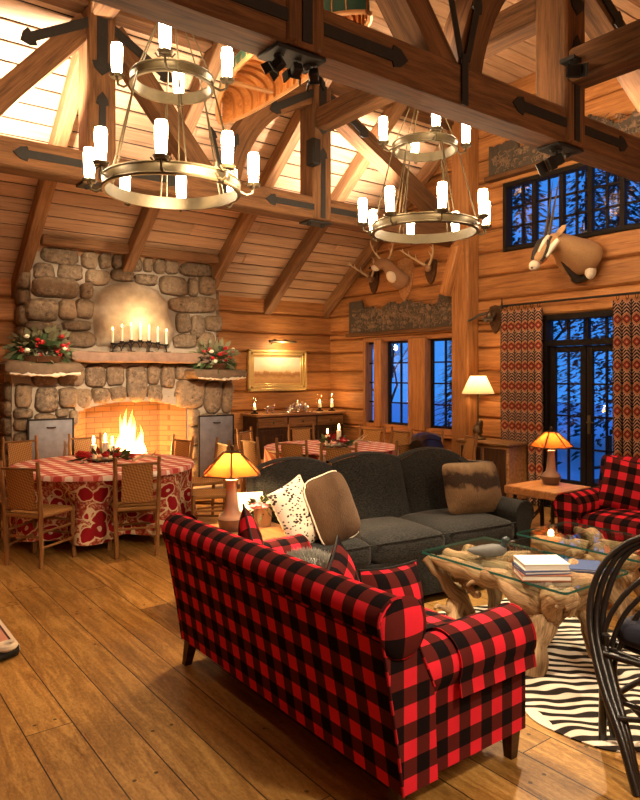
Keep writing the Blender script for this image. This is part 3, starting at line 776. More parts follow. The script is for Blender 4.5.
# ------------------------------------------------------------------ fireplace
STN = [(2.31, 3.07, 2.79, 3.29), (2.81, 3.04, 3.02, 3.28), (3.04, 3.06, 3.2, 3.29), (3.22, 3.07, 3.36, 3.29), (3.38, 3.06, 3.64, 3.3), (3.66, 3.07, 3.8, 3.31), (3.82, 3.06, 3.98, 3.31), (2.22, 2.84, 2.48, 3.06), (2.51, 2.87, 2.84, 3.08), (2.87, 2.83, 3.19, 3.04), (3.2, 2.91, 3.54, 3.07), (3.54, 2.88, 3.87, 3.04), (2.2, 2.63, 2.79, 2.89), (2.8, 2.64, 2.96, 2.85), (2.13, 2.32, 2.51, 2.61), (2.52, 2.35, 2.74, 2.62), (2.74, 2.38, 2.98, 2.64), (2.13, 2.18, 2.54, 2.31), (2.57, 2.21, 2.95, 2.35), (2.63, 2.0, 3.0, 2.2), (2.13, 1.97, 2.61, 2.17), (3.98, 3.07, 4.19, 3.27), (4.21, 3.07, 4.73, 3.29), (3.9, 2.77, 4.32, 3.05), (4.34, 2.78, 4.5, 3.05), (4.51, 2.81, 4.77, 3.09), (4.05, 2.54, 4.83, 2.78), (4.15, 2.24, 4.38, 2.53), (4.38, 2.18, 4.6, 2.51), (4.61, 2.28, 4.89, 2.52), (4.11, 2.02, 4.48, 2.23), (4.49, 2.02, 4.78, 2.27), (2.87, 1.47, 3.14, 1.77), (3.15, 1.49, 3.39, 1.77), (2.0, 1.23, 2.2, 1.53), (2.23, 1.16, 2.52, 1.49), (2.53, 1.22, 2.76, 1.48), (2.74, 1.2, 2.95, 1.45), (2.95, 1.26, 3.19, 1.47), (3.19, 1.28, 3.41, 1.48), (3.42, 1.27, 3.72, 1.76), (3.72, 1.51, 3.9, 1.78), (3.72, 1.26, 3.94, 1.5), (1.98, 1.09, 2.21, 1.22), (1.98, 0.94, 2.2, 1.08), (1.98, 0.75, 2.2, 0.92), (2.23, 1.0, 2.49, 1.15), (2.49, 1.1, 2.66, 1.2), (2.66, 0.97, 2.78, 1.18), (2.41, 0.8, 2.73, 0.98), (2.2, 0.82, 2.41, 0.99), (1.98, 0.58, 2.2, 0.73), (2.22, 0.56, 2.46, 0.8), (2.47, 0.54, 2.72, 0.78), (3.92, 1.46, 4.13, 1.78), (4.14, 1.56, 4.58, 1.78), (4.14, 1.16, 4.6, 1.56), (4.6, 1.08, 4.89, 1.54), (4.89, 1.07, 5.07, 1.54), (4.36, 0.89, 4.52, 1.15), (4.36, 0.62, 4.52, 0.88), (4.36, 0.4, 4.54, 0.61), (4.53, 0.83, 4.77, 1.07), (4.78, 0.85, 5.06, 1.06), (4.53, 0.57, 4.75, 0.82), (4.76, 0.59, 5.06, 0.84), (4.55, 0.34, 4.81, 0.56), (4.82, 0.32, 5.06, 0.58),
 (1.98, .34, 2.3, .57), (2.31, .33, 2.7, .53), (1.98, .1, 2.4, .33), (2.42, .1, 2.7, .32), (4.37, .1, 4.7, .33), (4.72, .1, 5.06, .31), (2.2, 1.5, 2.5, 1.78), (2.52, 1.5, 2.86, 1.77), (4.6, 1.56, 4.95, 1.8), (2.95, 3.0, 2.99, 3.04)]
fp = thing('stone_fireplace', 'tall fieldstone fireplace and chimney with a burning fire behind the round table', 'fireplace', (3.5, 8.95, 0))
YFc = 8.95
b = MB()   # mortar body, with a real opening X 2.72..4.34, Z 0.12..1.25 and splayed firebox
b.box(((1.97 + 2.72) / 2, 9.19, .9), (.75, .42, 1.8)); b.box(((4.34 + 5.06) / 2, 9.19, .9), (.72, .42, 1.8))
b.box((3.53, 9.19, 1.54), (1.66, .42, .55)); b.box((3.5, 9.19, 2.56), (2.62, .42, 1.54), r=.5)
part('mortar_body', b, M['mortar'], fp, world=True)
b = MB(); rs = random.Random(8)
for i, (x0, z0, x1, z1) in enumerate(STN[:-1]):
    sx, szz = (x1 - x0) / 2 * 1.0, (z1 - z0) / 2 * 1.0
    dp = .09 + .05 * rs.random()
    R = Euler((0, rs.uniform(-.06, .06), 0)).to_matrix()
    b.ball(((x0 + x1) / 2, 8.985, (z0 + z1) / 2), (sx, dp, szz), 18, 12, R, .16, 1.7, rs.random(), sq=.55, seed=i)
# side faces of the chimney
for sx_, xs in ((-1, 2.17), (1, 4.82)):
    z = 2.0
    while z < 3.1:
        h = rs.uniform(.2, .3); b.ball((xs, 9.2, z + h / 2), (.1, .19, h / 2), 14, 10, None, .15, 1.7, rs.random(), sq=.55, seed=int(z * 99)); z += h
    z = .1; xs = 1.98 if sx_ < 0 else 5.05
    while z < 1.5:
        h = rs.uniform(.2, .3); b.ball((xs, 9.2, z + h / 2), (.08, .19, h / 2), 14, 10, None, .15, 1.7, rs.random(), sq=.55, seed=int(z * 99)); z += h
part('fieldstones', b, M['stone'], fp, world=True, angle=80)
# pale centre slab
out = [(3.02, 2.02), (2.98, 2.30), (2.97, 2.55), (3.02, 2.72), (3.14, 2.82), (3.34, 2.90), (3.52, 2.93), (3.70, 2.88), (3.88, 2.83), (4.02, 2.68), (4.07, 2.47), (4.14, 2.26), (4.05, 2.02)]
b = MB(); cx, cz = 3.53, 2.42; N = len(out) * 4; O = []
for i in range(len(out)):
    p, q = out[i], out[(i + 1) % len(out)]
    for k in range(4): u = k / 4; O.append((p[0] + (q[0] - p[0]) * u, p[1] + (q[1] - p[1]) * u))
def slabf(u, v):
    x, z = O[int(round(u * N)) % N]; q = 1 - v; x = cx + (x - cx) * q; z = cz + (z - cz) * q
    return (x, 8.97 - .14 * (1 - (1 - min(1, v * 5)) ** 2) + .035 * nz((x, 3, z), 5), z)
b.grid(slabf, N, 14, cu=True); part('centre_slab', b, M['slabstone'], fp, world=True, angle=70)
# mantel and the two low ledges
def slabstone(name, x0, x1, y0, y1, z0, z1, seed, label=None, taper=0):
    b = MB()
    def f(u, v):
        a = 2 * PI * v; e = lambda t: math.copysign(abs(t) ** .35, t)
        x = x0 + (x1 - x0) * u; yy = (y0 + y1) / 2 + (y1 - y0) / 2 * e(cos(a)); q = max(.25, min(1, min(u, 1 - u) * 14 + .55))
        zz = (z0 + z1) / 2 + (z1 - z0) / 2 * e(sin(a)) * q
        n = Vector((nz((x, yy, zz + seed), 4), nz((x + 5, yy, zz + seed), 4), nz((x, yy + 9, zz + seed), 4)))
        return (x + n.x * .02, yy + n.y * .03, zz + n.z * .022 + (taper * abs(u - .5) if sin(a) < 0 else 0))
    b.grid(f, 40, 24, cv=True)
    n0 = len(b.v)
    for u in (0, 1): b.add([f(u, k / 24) for k in range(24)], [tuple(range(24)) if u else tuple(range(23, -1, -1))])
    o = part(name, b, M['ledge' if taper else 'mantel'], fp, label, world=True, angle=60)
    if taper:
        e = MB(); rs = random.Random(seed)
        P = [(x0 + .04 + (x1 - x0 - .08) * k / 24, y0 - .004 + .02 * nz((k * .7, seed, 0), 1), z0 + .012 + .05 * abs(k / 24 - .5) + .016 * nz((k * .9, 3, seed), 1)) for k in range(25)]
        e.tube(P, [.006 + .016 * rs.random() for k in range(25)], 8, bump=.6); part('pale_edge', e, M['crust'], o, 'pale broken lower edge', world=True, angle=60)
slabstone('mantel_shelf', 2.60, 4.56, 8.62, 9.0, 1.80, 1.945, 1)
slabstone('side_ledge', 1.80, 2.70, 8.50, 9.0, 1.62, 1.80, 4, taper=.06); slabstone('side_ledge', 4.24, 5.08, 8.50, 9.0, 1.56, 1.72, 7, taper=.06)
b = MB()   # firebox: splayed brick sides, back, hearth floor, hidden roof
b.box((3.53, 9.36, .72), (1.2, .05, 1.3), axis=0)
b.add([(2.735, 8.98, .1), (2.735, 8.98, 1.3), (3.0, 9.35, 1.3), (3.0, 9.35, .1)], [(0, 1, 2, 3)]); b.add([(4.325, 8.98, .1), (4.325, 8.98, 1.3), (4.06, 9.35, 1.3), (4.06, 9.35, .1)], [(0, 1, 2, 3)])
part('firebox', b, M['brick'], fp, world=True)
b = MB(); b.box((3.53, 9.17, .06), (1.62, .4, .12), bev=.01); part('hearth_floor', b, M['ash'], fp, world=True)
b = MB(); b.box((3.53, 8.68, .035), (3.2, .46, .07), bev=.015); part('hearth', b, M['mortar'], fp, world=True)
# arched lintel edge of the opening
b = MB(); P = []
for i in range(17): u = i / 16; x = 2.72 + 1.62 * u; P.append((x, 8.97, 1.13 + .14 * sin(PI * u) ** .7))
for p, q in zip(P, P[1:]): b.beam((p[0], 9.0, (p[2] + 1.30) / 2 + .02), (q[0], 9.0, (q[2] + 1.30) / 2 + .02), .16, 1.32 - (p[2] + q[2]) / 2)
part('lintel', b, M['mortar'], fp, world=True)
# the fire: logs on andirons, flames
fg = thing('andiron_grate', 'dark iron fire grate inside the stone fireplace', 'grate', (3.5, 9.15, .12))
b = MB()
for x in (3.25, 3.4, 3.55, 3.7): b.tube([(x, 8.99, .16), (x, 8.99, .26), (x, 9.3, .24)], .012, 6)
b.tube([(3.2, 9.02, .245), (3.75, 9.02, .245)], .012, 6); b.tube([(3.2, 9.26, .235), (3.75, 9.26, .235)], .012, 6)
for x in (3.22, 3.73): b.tube([(x, 9.02, .12), (x, 9.02, .25)], .012, 6); b.tube([(x, 9.26, .12), (x, 9.26, .25)], .012, 6)
part('grate_bars', b, M['iron'], fg, world=True)
for i, (x0, x1, y, z, rr, lb) in enumerate([(3.15, 3.85, 9.08, .30, .055, 'front log in the fireplace'), (3.2, 3.8, 9.2, .30, .05, 'rear log in the fireplace'), (3.25, 3.72, 9.14, .40, .05, 'top log of the burning pile')]):
    b = MB(); b.tube([(x0 + (x1 - x0) * k / 8, y + .02 * sin(k), z) for k in range(9)], rr, 10, bump=.2)
    single('firewood_log', b, M['bark'], 'charred ' + lb, 'log', ((x0 + x1) / 2, y, z - rr), 'burning logs')
def mk_flame():
    t = NT('fire_flame'); s = t.sep(t.uvn()); n = t.noise(t.obj(), 9, 3)
    c = t.ramp(s[1], [(0, (1, .55, .16)), (.5, (1, .42, .08)), (1, (1, .22, .02))])
    e = t.node('ShaderNodeEmission', {0: c, 1: t.math('ADD', 8.0, t.math('MULTIPLY', t.math('SUBTRACT', 1, s[1]), 30))})
    tr = t.node('ShaderNodeBsdfTransparent', {})
    f = t.math('MINIMUM', t.math('MULTIPLY', t.math('SUBTRACT', 1.12, s[1]), t.math('ADD', .65, n)), 1)
    m = t.node('ShaderNodeMixShader', {0: f, 1: tr.outputs[0], 2: e.outputs[0]}); t.t.links.new(m.outputs[0], t.out.inputs[0]); return t.m
M['fire'] = mk_flame()
b = MB(); rs = random.Random(3)
for i in range(11):
    x = 3.36 + .36 * i / 10 + rs.uniform(-.03, .03); y = 9.1 + rs.uniform(-.05, .1); h = (.35 + .50 * (1 - abs(i - 5) / 5.5)) * rs.uniform(.8, 1.15); wd = rs.uniform(.05, .08); s = rs.uniform(0, 9)
    prof = lambda v: wd * (v * 5 if v < .2 else 1) * (1 - v) ** .8 * 1.15
    b.grid(lambda u, v: (x + cos(2 * PI * u) * prof(v) + .05 * v * sin(5 * v + s), y + sin(2 * PI * u) * prof(v) * .7 + .03 * v * cos(4 * v + s), .36 + h * v), 10, 14, cu=True)
single('fire', b, M['fire'], 'bright orange flames burning in the stone fireplace', 'fire', (3.5, 9.12, .36), kind='stuff', angle=80)
# steel screens folded back against the jambs
for x0, x1, z1, lb in ((2.12, 2.66, 1.08, 'dark steel fire screen panel left of the fireplace opening'), (4.44, 5.0, 1.04, 'pale steel fire screen panel right of the fireplace opening')):
    t = thing('fire_screen', lb, 'fire screen', ((x0 + x1) / 2, 8.78, .07), 0, 'fire screen panels')
    b = MB(); b.box(((x0 + x1) / 2, 8.80, (z1 + .09) / 2), (x1 - x0, .012, z1 - .09), bev=.004); part('panel', b, M['screen'], t, world=True)
    b = MB(); xm = (x0 + x1) / 2
    for xx in (x0, x1): b.box((xx, 8.80, (z1 + .07) / 2), (.022, .022, z1 - .07))
    b.box((xm, 8.80, z1), (x1 - x0 + .02, .022, .022)); part('screen_frame', b, M['iron'], t, world=True)
    b = MB()
    for xx in (x0 + .06, x1 - .06): b.box((xx, 8.80, .085), (.05, .2, .03))
    part('foot', b, M['iron'], t, world=True)
    b = MB(); b.tube([(xm - .05, 8.79, z1 - .1), (xm - .04, 8.75, z1 - .1), (xm + .04, 8.75, z1 - .1), (xm + .05, 8.79, z1 - .1)], .008, 6); part('handle', b, M['iron'], t, world=True)
# candelabrum and its seven candles
def mk_candle(h, r_, name, label, loc, group, fl=1.0):
    t = thing(name, label, 'candle', loc, 0, group)
    b = MB(); b.lathe([(0, 0), (r_, 0), (r_, h - .004), (r_ * .8, h), (0, h - .003)], n=12); part('wax', b, M['candle'], t)
    b = MB(); b.ball((0, 0, h + .022 * fl), (.007 * fl, .007 * fl, .024 * fl), 8, 8); b.tube([(0, 0, h - .004), (0, 0, h + .012)], .0015, 4)
    part('flame', b, M['flame'], t, 'small bright flame')
    return t
cd = thing('candelabrum', 'black wrought iron candelabrum with a row of arches on the mantel', 'candelabrum', (3.55, 8.78, 1.945))
xs = [3.17 + .127 * k for k in range(7)]; zs = [2.06 + .05 * sin(PI * k / 6) for k in range(7)]
b = MB(); b.tube([(x, 8.78, z - .02) for x, z in zip(xs, zs)], .010, 6); part('rail', b, M['iron'], cd, world=True)
for k in range(6):
    b = MB(); b.tube([(xs[k] + .0635 + .055 * cos(a), 8.78, zs[k] - .10 + .075 * sin(a)) for a in [PI * i / 8 for i in range(9)]], .008, 5); part('arch', b, M['iron'], cd, world=True)
for k in (0, 2, 4, 6):
    b = MB(); b.tube([(xs[k], 8.78, zs[k] - .02), (xs[k], 8.78, 1.96)], .009, 6); b.box((xs[k], 8.76, 1.952), (.05, .14, .014)); part('foot', b, M['iron'], cd, world=True)
for x, z in zip(xs, zs):
    b = MB(); b.lathe([(0, -.02), (.024, -.02), (.032, .005), (.024, .0), (0, -.005)], (x, 8.78, z), 10); part('cup', b, M['iron'], cd, world=True)
ords = ['leftmost', 'second from the left', 'third from the left', 'middle', 'third from the right', 'second from the right', 'rightmost']
for x, z, o, h in zip(xs, zs, ords, (.17, .19, .20, .21, .18, .175, .18)):
    mk_candle(h, .015, 'taper_candle', 'white taper candle on the mantel candelabrum, ' + o + ' of seven', (x, 8.78, z - .003), 'mantel candles')
# flower arrangements on the ledges
def leafblob(mb, c, s, n, ln, rs, up=.3):
    for i in range(n):
        d = Vector((rs.gauss(0, 1), rs.gauss(0, 1), rs.gauss(0, 1) + up)).normalized()
        p = Vector(c) + Vector((d.x * s[0], d.y * s[1], d.z * s[2])) * rs.uniform(.55, 1)
        q = d.cross(Vector((rs.random(), rs.random(), rs.random()))).normalized(); l = ln * rs.uniform(.7, 1.3); w = l * .22
        e = d * l + Vector((0, 0, -l * .2)); n_ = d.cross(q) * w * .35
        mb.add([p, p + e * .5 + q * w + n_, p + e, p + e * .5 - q * w + n_], [(0, 1, 2, 3)])
def rose(mb, c, r_):
    for k, (q, h) in enumerate(((1, .0), (.78, .25), (.5, .45))):
        mb.lathe([(.0, -.5 * r_), (.6 * q * r_, -.45 * r_), (q * r_, .1 * r_ + h * r_), (q * r_ * .9, .35 * r_ + h * r_)], c, 9, wob=lambda a, z: 1 + .12 * sin(3 * a + k * 2))
def arrangement(c, w, label, seed):
    rs = random.Random(seed); t = thing('flower_arrangement', label, 'flower arrangement', c, 0, 'mantel flower arrangements')
    b = MB(); b.lathe([(0, 0), (w * .38, 0), (w * .45, .07), (w * .40, .07), (0, .05)], n=16); part('basket', b, M['darkwood'], t)
    b = MB(); leafblob(b, (0, 0, .13), (w * .55, w * .3, .15), 260, .12, rs); part('foliage', b, M['leaf'], t)
    b = MB(); leafblob(b, (0, -.02, .17), (w * .6, w * .3, .21), 140, .13, rs); part('pale_foliage', b, M['leaf2'], t)
    for k in range(9):
        x = rs.uniform(-.75, .85) * w * .6; z = rs.uniform(.08, .33); b = MB()
        rose(b, (x, -w * .26 + rs.uniform(-.03, .02), z), rs.uniform(.03, .042)); part('flower', b, M['redb' if k % 3 else 'cream'], t, 'red flower' if k % 3 else 'cream rose')
    for k in range(7):
        x = rs.uniform(-.9, .9) * w * .6; z = rs.uniform(.05, .3); b = MB()
        for j in range(6): b.ball((x + rs.uniform(-.03, .03), -w * .28 + rs.uniform(-.03, .03), z + rs.uniform(-.03, .03)), .012, 8, 6)
        part('berry_cluster', b, M['redb'], t)
arrangement((2.24, 8.70, 1.795), .62, 'red and cream flower arrangement on the left ledge of the chimney', 5)
arrangement((4.62, 8.70, 1.715), .50, 'leafy flower arrangement with cream blooms on the right ledge of the chimney', 6)

# ------------------------------------------------------------------ painting, picture light, sideboard
t = thing('framed_painting', 'warm landscape painting in a wide gilt frame on the back wall', 'painting', (6.17, 9.36, 1.38))
x0, x1, z0, z1 = 5.58, 6.74, 1.37, 2.05; yf = 9.34
b = MB()
for (u, wd, dp) in ((0, .045, .05), (.045, .05, .035), (.095, .03, .022)):
    X0, X1, Z0, Z1 = x0 + u, x1 - u, z0 + u, z1 - u; w = wd
    for c, s in (((X0 + X1) / 2, Z1 - w / 2, X1 - X0, w), ((X0 + X1) / 2, Z0 + w / 2, X1 - X0, w)) and [(((X0 + X1) / 2, Z1 - w / 2), (X1 - X0, w)), (((X0 + X1) / 2, Z0 + w / 2), (X1 - X0, w)), ((X0 + w / 2, (Z0 + Z1) / 2), (w, Z1 - Z0)), ((X1 - w / 2, (Z0 + Z1) / 2), (w, Z1 - Z0))]:
        b.box((c[0], yf + .03 - dp / 2, c[1]), (s[0], dp, s[1]), bev=.008)
part('frame', b, M['gilt'], t, world=True)
b = MB(); X0, X1, Z0, Z1 = x0 + .12, x1 - .12, z0 + .12, z1 - .12
b.add([(X0, yf + .016, Z0), (X1, yf + .016, Z0), (X1, yf + .016, Z1), (X0, yf + .016, Z1)], [(0, 1, 2, 3)], uv=[[(0, 0), (1, 0), (1, 1), (0, 1)]])
part('canvas', b, M['painting'], t, world=True)
t = thing('picture_light', 'brass picture light above the gilt framed painting', 'picture light', (6.16, 9.36, 2.2))
b = MB(); b.tube([(5.9, 9.2, 2.18), (6.42, 9.2, 2.18)], .022, 10); part('shade', b, M['brass'], t, world=True)
b = MB()
for x in (6.05, 6.27): b.tube([(x, 9.38, 2.14), (x, 9.3, 2.22), (x, 9.2, 2.2)], .008, 6)
part('arm', b, M['brass'], t, world=True)

sb = thing('sideboard', 'long dark wooden sideboard under the gilt framed painting', 'sideboard', (6.4, 9.14, 0))
sx0, sx1, sy0, sy1, sz = 5.50, 7.22, 8.92, 9.37, 1.02
b = MB(); b.box(((sx0 + sx1) / 2, (sy0 + sy1) / 2, sz - .02), (sx1 - sx0 + .06, sy1 - sy0 + .04, .04), bev=.008); part('top', b, M['slab'], sb, world=True)
b = MB(); b.box(((sx0 + sx1) / 2, (sy0 + sy1) / 2 + .01, .56), (sx1 - sx0, sy1 - sy0 - .02, .86), bev=.01); part('body', b, M['darkwood'], sb, world=True)
for k in range(3):
    xx = sx0 + (sx1 - sx0) * (k + .5) / 3; ww = (sx1 - sx0) / 3 - .04
    b = MB(); b.box((xx, sy0 + .005, .88), (ww, .02, .15), bev=.006); d = part('drawer', b, M['hickory'], sb, world=True)
    b = MB(); b.ball((xx, sy0 - .015, .88), .018, 8, 6); part('knob', b, M['brass'], d, world=True)
    b = MB(); b.box((xx, sy0 + .005, .46), (ww, .02, .62), bev=.01); b.box((xx, sy0 - .006, .46), (ww - .16, .012, .46), bev=.006); d = part('door', b, M['darkwood'], sb, world=True)
    b = MB(); b.ball((xx + ww / 2 - .05, sy0 - .015, .5), .016, 8, 6); part('knob', b, M['brass'], d, world=True)
for x in (sx0 + .05, sx1 - .05):
    for y in (sy0 + .05, sy1 - .05): b = MB(); b.box((x, y, .065), (.07, .07, .13), bev=.008); part('leg', b, M['darkwood'], sb, world=True)
def hurricane(loc, h, label, grp='sideboard hurricane candles'):
    t = thing('hurricane_lantern', label, 'candle lantern', loc, 0, grp)
    b = MB(); b.lathe([(0, 0), (.06, 0), (.065, .012), (.02, .03), (.02, .05), (.06, .06), (0, .062)], n=16); part('base', b, M['iron'], t)
    b = MB(); b.lathe([(.055, .06), (.066, .12), (.062, h * .7), (.058, h)], n=18); part('glass_chimney', b, M['cglass'], t)
    b = MB(); b.lathe([(0, .062), (.030, .062), (.030, h * .45), (0, h * .45 - .004)], n=12); part('candle', b, M['candle'], t)
    b = MB(); b.ball((0, 0, h * .45 + .03), (.012, .012, .034), 8, 8); part('flame', b, M['flame'], t)
hurricane((5.58, 9.14, sz), .25, 'glass candle lantern at the left end of the sideboard')
hurricane((6.90, 9.18, sz), .30, 'glass candle lantern right of the silver tea service on the sideboard')
hurricane((7.10, 9.10, sz), .32, 'glass candle lantern at the right end of the sideboard, by the corner')
# small animal figurine
b = MB(); c = Vector((5.84, 9.1, sz))
b.tube([c + V(-.07, 0, .085), c + V(-.03, 0, .09), c + V(.03, 0, .088), c + V(.07, 0, .10)], [.024, .032, .03, .026], 10)
b.tube([c + V(.06, 0, .10), c + V(.085, 0, .135)], [.02, .014], 8); b.ball(c + V(.10, 0, .14), (.026, .014, .014), 10, 6)
for dx in (-.055, -.04, .045, .058): b.tube([c + V(dx, .01 if dx * 1000 % 2 else -.01, .07), c + V(dx, .0, .0)], [.011, .008], 6)
b.tube([c + V(-.085, 0, .09), c + V(-.105, 0, .05)], [.006, .004], 5)
single('horse_figurine', b, M['silver'], 'small silver animal figurine beside the left sideboard lantern', 'figurine', (5.84, 9.1, sz))
tr = thing('serving_tray', 'silver tray under the tea service on the sideboard', 'tray', (6.40, 9.12, sz))
b = MB(); b.lathe([(0, 0), (.24, 0), (.27, .014), (.265, .018), (.24, .006), (0, .006)], (6.40, 9.12, sz), 28); b.v = [(6.4 + (x - 6.4) * 1.15, 9.12 + (y - 9.12) * .6, z) for x, y, z in b.v]
part('plate', b, M['silver'], tr, world=True)
for s in (-1, 1):
    b = MB(); b.tube([(6.4 + s * .29, 9.07, sz + .015), (6.4 + s * .34, 9.09, sz + .03), (6.4 + s * .34, 9.15, sz + .03), (6.4 + s * .29, 9.17, sz + .015)], .006, 5); part('handle', b, M['silver'], tr, world=True)
def pot(x, r_, h, label, name='teapot', spout=True):
    t = thing(name, label, 'silverware', (x, 9.12, sz + .006), 0, 'silver tea service')
    b = MB(); b.lathe([(0, 0), (.6 * r_, 0), (.5 * r_, .08 * h), (r_, .4 * h), (.85 * r_, .62 * h), (.4 * r_, .75 * h), (.5 * r_, .8 * h), (0, .8 * h)], n=18); part('body', b, M['silver'], t)
    b = MB(); b.lathe([(0, .8 * h), (.45 * r_, .8 * h), (.2 * r_, .9 * h), (.1 * r_, .92 * h), (.14 * r_, .97 * h), (0, h)], n=14); part('lid', b, M['silver'], t)
    b = MB(); b.tube([(-.8 * r_, 0, .6 * h), (-1.5 * r_, 0, .7 * h), (-1.6 * r_, 0, .4 * h), (-.95 * r_, 0, .25 * h)], .006, 6); part('handle', b, M['silver'], t)
    if spout: b = MB(); b.tube([(.8 * r_, 0, .35 * h), (1.25 * r_, 0, .5 * h), (1.5 * r_, 0, .78 * h)], [.012, .009, .006], 7); part('spout', b, M['silver'], t)
pot(6.25, .05, .13, 'small silver sugar pot at the left of the tray', 'sugar_pot', False); pot(6.40, .06, .22, 'tall silver coffee pot in the middle of the tray', 'coffee_pot'); pot(6.56, .055, .16, 'silver teapot at the right of the tray')
# ------------------------------------------------------------------ dining tables
def round_table(cx, cy, R, label):
    t = thing('round_table', label, 'table', (cx, cy, 0), 0, 'round dining tables')
    b = MB(); b.lathe([(0, .685), (R - .03, .685), (R - .01, .70), (R - .01, .712), (0, .712)], n=48); part('tabletop', b, M['darkwood'], t)
    b = MB(); b.lathe([(0, .05), (.12, .06), (.09, .2), (.07, .45), (.12, .66), (.2, .685), (0, .685)], n=20); part('pedestal', b, M['darkwood'], t)
    for k in range(4):
        a = PI / 4 + k * PI / 2; b = MB(); b.beam((.08 * cos(a), .08 * sin(a), .10), (.42 * cos(a), .42 * sin(a), .03), .07, .06, .012); part('foot', b, M['darkwood'], t)
def skirt(cx, cy, R, z0, dents, mat, label, grp=None):
    def f(u, v):
        a = 2 * PI * u; z = .722 - (.722 - z0) * v if v > 0 else .722
        wv = .5 + .5 * sin(11 * a + .7 * sin(3 * a)); r_ = R + v ** 1.3 * (.10 * wv + .015)
        for da, dp, wd in dents:
            q = (a - da + PI) % (2 * PI) - PI; r_ -= dp * math.exp(-(q / wd) ** 2) * min(1, v * 2.4)
        return (cx + r_ * cos(a), cy + r_ * sin(a), z + (.02 * wv * v))
    b = MB(); b.grid(lambda u, v: f(u, v), 200, 14, lambda u, v: (u * 2 * PI * R, v * .65), cu=True)
    b.grid(lambda u, v: (cx + (R * v) * cos(2 * PI * u), cy + (R * v) * sin(2 * PI * u), .722 + .002), 64, 6, lambda u, v: (u * 3, v), cu=True)
    return single('tablecloth', b, mat, label, 'tablecloth', (cx, cy, .722), grp, angle=60)
def topper(cx, cy, R, label, drop=.045):
    b = MB(); b.lathe([(0, .728), (R * .5, .728), (R, .728), (R + .012, .722), (R + .016, .728 - drop), (R + .012, .728 - drop), (R + .004, .7275)], (cx, cy, 0), 64, wob=lambda a, z: 1)
    return single('table_topper', b, M['gingham'], label, 'tablecloth', (cx, cy, .728), angle=60)
T1 = (2.4, 6.9, .9); T2 = (5.3, 6.8, .86)
round_table(*T1, 'round dining table under the paisley cloth in front of the fireplace')
round_table(*T2, 'round dining table under the checked cloth behind the charcoal sofa')

# hickory chair with woven seat and back; faces +Y in its own frame, origin at the centre of the footprint
def hickory_chair(label, grp):
    t = thing('dining_chair', label, 'chair', (0, 0, 0), 0, grp); rs = random.Random(21)
    def pole(p, q, r0, r1, n=7, w=.006):
        p, q = Vector(p), Vector(q); pts = []; rr = []
        for i in range(n):
            u = i / (n - 1); pts.append(p.lerp(q, u) + Vector((rs.uniform(-w, w), rs.uniform(-w, w), 0)) * (0 < i < n - 1)); rr.append((r0 + (r1 - r0) * u) * rs.uniform(.92, 1.1))
        return pts, rr
    for s in (-1, 1):
        P, r_ = pole((s * .175, -.185, 0), (s * .185, -.20, .46), .019, .021); P2, r2 = pole((s * .185, -.20, .46), (s * .19, -.25, .91), .021, .017)
        b = MB(); b.tube(P + P2[1:], r_ + r2[1:], 8); part('back_post', b, M['hickory'], t)
        P, r_ = pole((s * .215, .20, 0), (s * .20, .19, .46), .018, .021); b = MB(); b.tube(P, r_, 8); part('front_leg', b, M['hickory'], t)
        for z in (.17, .30):
            P, r_ = pole((s * .18, -.19, z), (s * .212, .195, z + .01), .011, .011, 5); b = MB(); b.tube(P, r_, 6); part('rung', b, M['hickory'], t)
    for y, w, zz in ((.195, .205, (.22, .34)), (-.19, .178, (.26,))):
        for z in zz: P, r_ = pole((-w, y, z), (w, y, z), .011, .011, 5); b = MB(); b.tube(P, r_, 6); part('rung', b, M['hickory'], t)
    b = MB()
    def sf(u, v):
        x = (u * 2 - 1); y = (v * 2 - 1); w = .185 + .02 * (v) ; return (x * w, y * .195, .452 + .016 * (1 - x * x) * 0 - .012 * (1 - x * x) * (1 - y * y) + .012 * abs(y) ** 8)
    b.grid(sf, 8, 8, lambda u, v: (u * .4, v * .4)); b.grid(lambda u, v: (lambda p: (p[0] * 1.03, p[1] * 1.03, p[2] - .028))(sf(u, v)), 8, 8, lambda u, v: (u * .4, v * .4))
    Pb = [(x * .2, y * .2) for x, y in ((-.92, -1), (.92, -1), (1.02, 1), (-1.02, 1))]
    b.tube([(x, y, .44) for x, y in Pb], .018, 6, closed=True)
    part('woven_seat', b, M['cane'], t)
    b = MB()
    def bf(u, v, o): return ((u * 2 - 1) * .135, -.205 - .04 * v - .012 * (1 - (u * 2 - 1) ** 2) + o, .50 + .34 * v)
    b.grid(lambda u, v: bf(u, v, .008), 8, 8, lambda u, v: (u * .27, v * .34)); b.grid(lambda u, v: bf(u, v, -.008), 8, 8, lambda u, v: (u * .27, v * .34))
    part('woven_back', b, M['cane'], t)
    for z, y in ((.50, -.207), (.845, -.247)):
        P, r_ = pole((-.187, y, z), (.187, y, z), .012, .012, 5); b = MB(); b.tube(P, r_, 6); part('back_rail', b, M['hickory'], t)
    return t
CH0 = hickory_chair('x', 'x'); first = [True]
CHL = []
def chair(rx, ry, face, label, grp):
    """rx, ry: middle of the two back posts on the floor; face: heading in degrees"""
    a = rad(face); x, y = rx + .19 * cos(a), ry + .19 * sin(a); rz = a - PI / 2; CHL.append((x, y))
    if first[0]:
        first[0] = False; CH0.location = (x, y, 0); CH0.rotation_euler = (0, 0, rz); CH0['label'] = label; CH0['group'] = grp
    else: dup(CH0, (x, y, 0), rz, label, grp)
g1 = 'chairs around the table by the fireplace'; g2 = 'chairs around the table behind the sofa'
chair(1.44, 6.13, 36, 'hickory pole chair with woven back at the near left of the paisley table', g1)
chair(2.33, 5.84, 74, 'hickory pole chair seen from behind at the near side of the paisley table', g1)
chair(1.97, 8.50, -85, 'hickory chair at the far left of the paisley table, facing the viewer', g1)
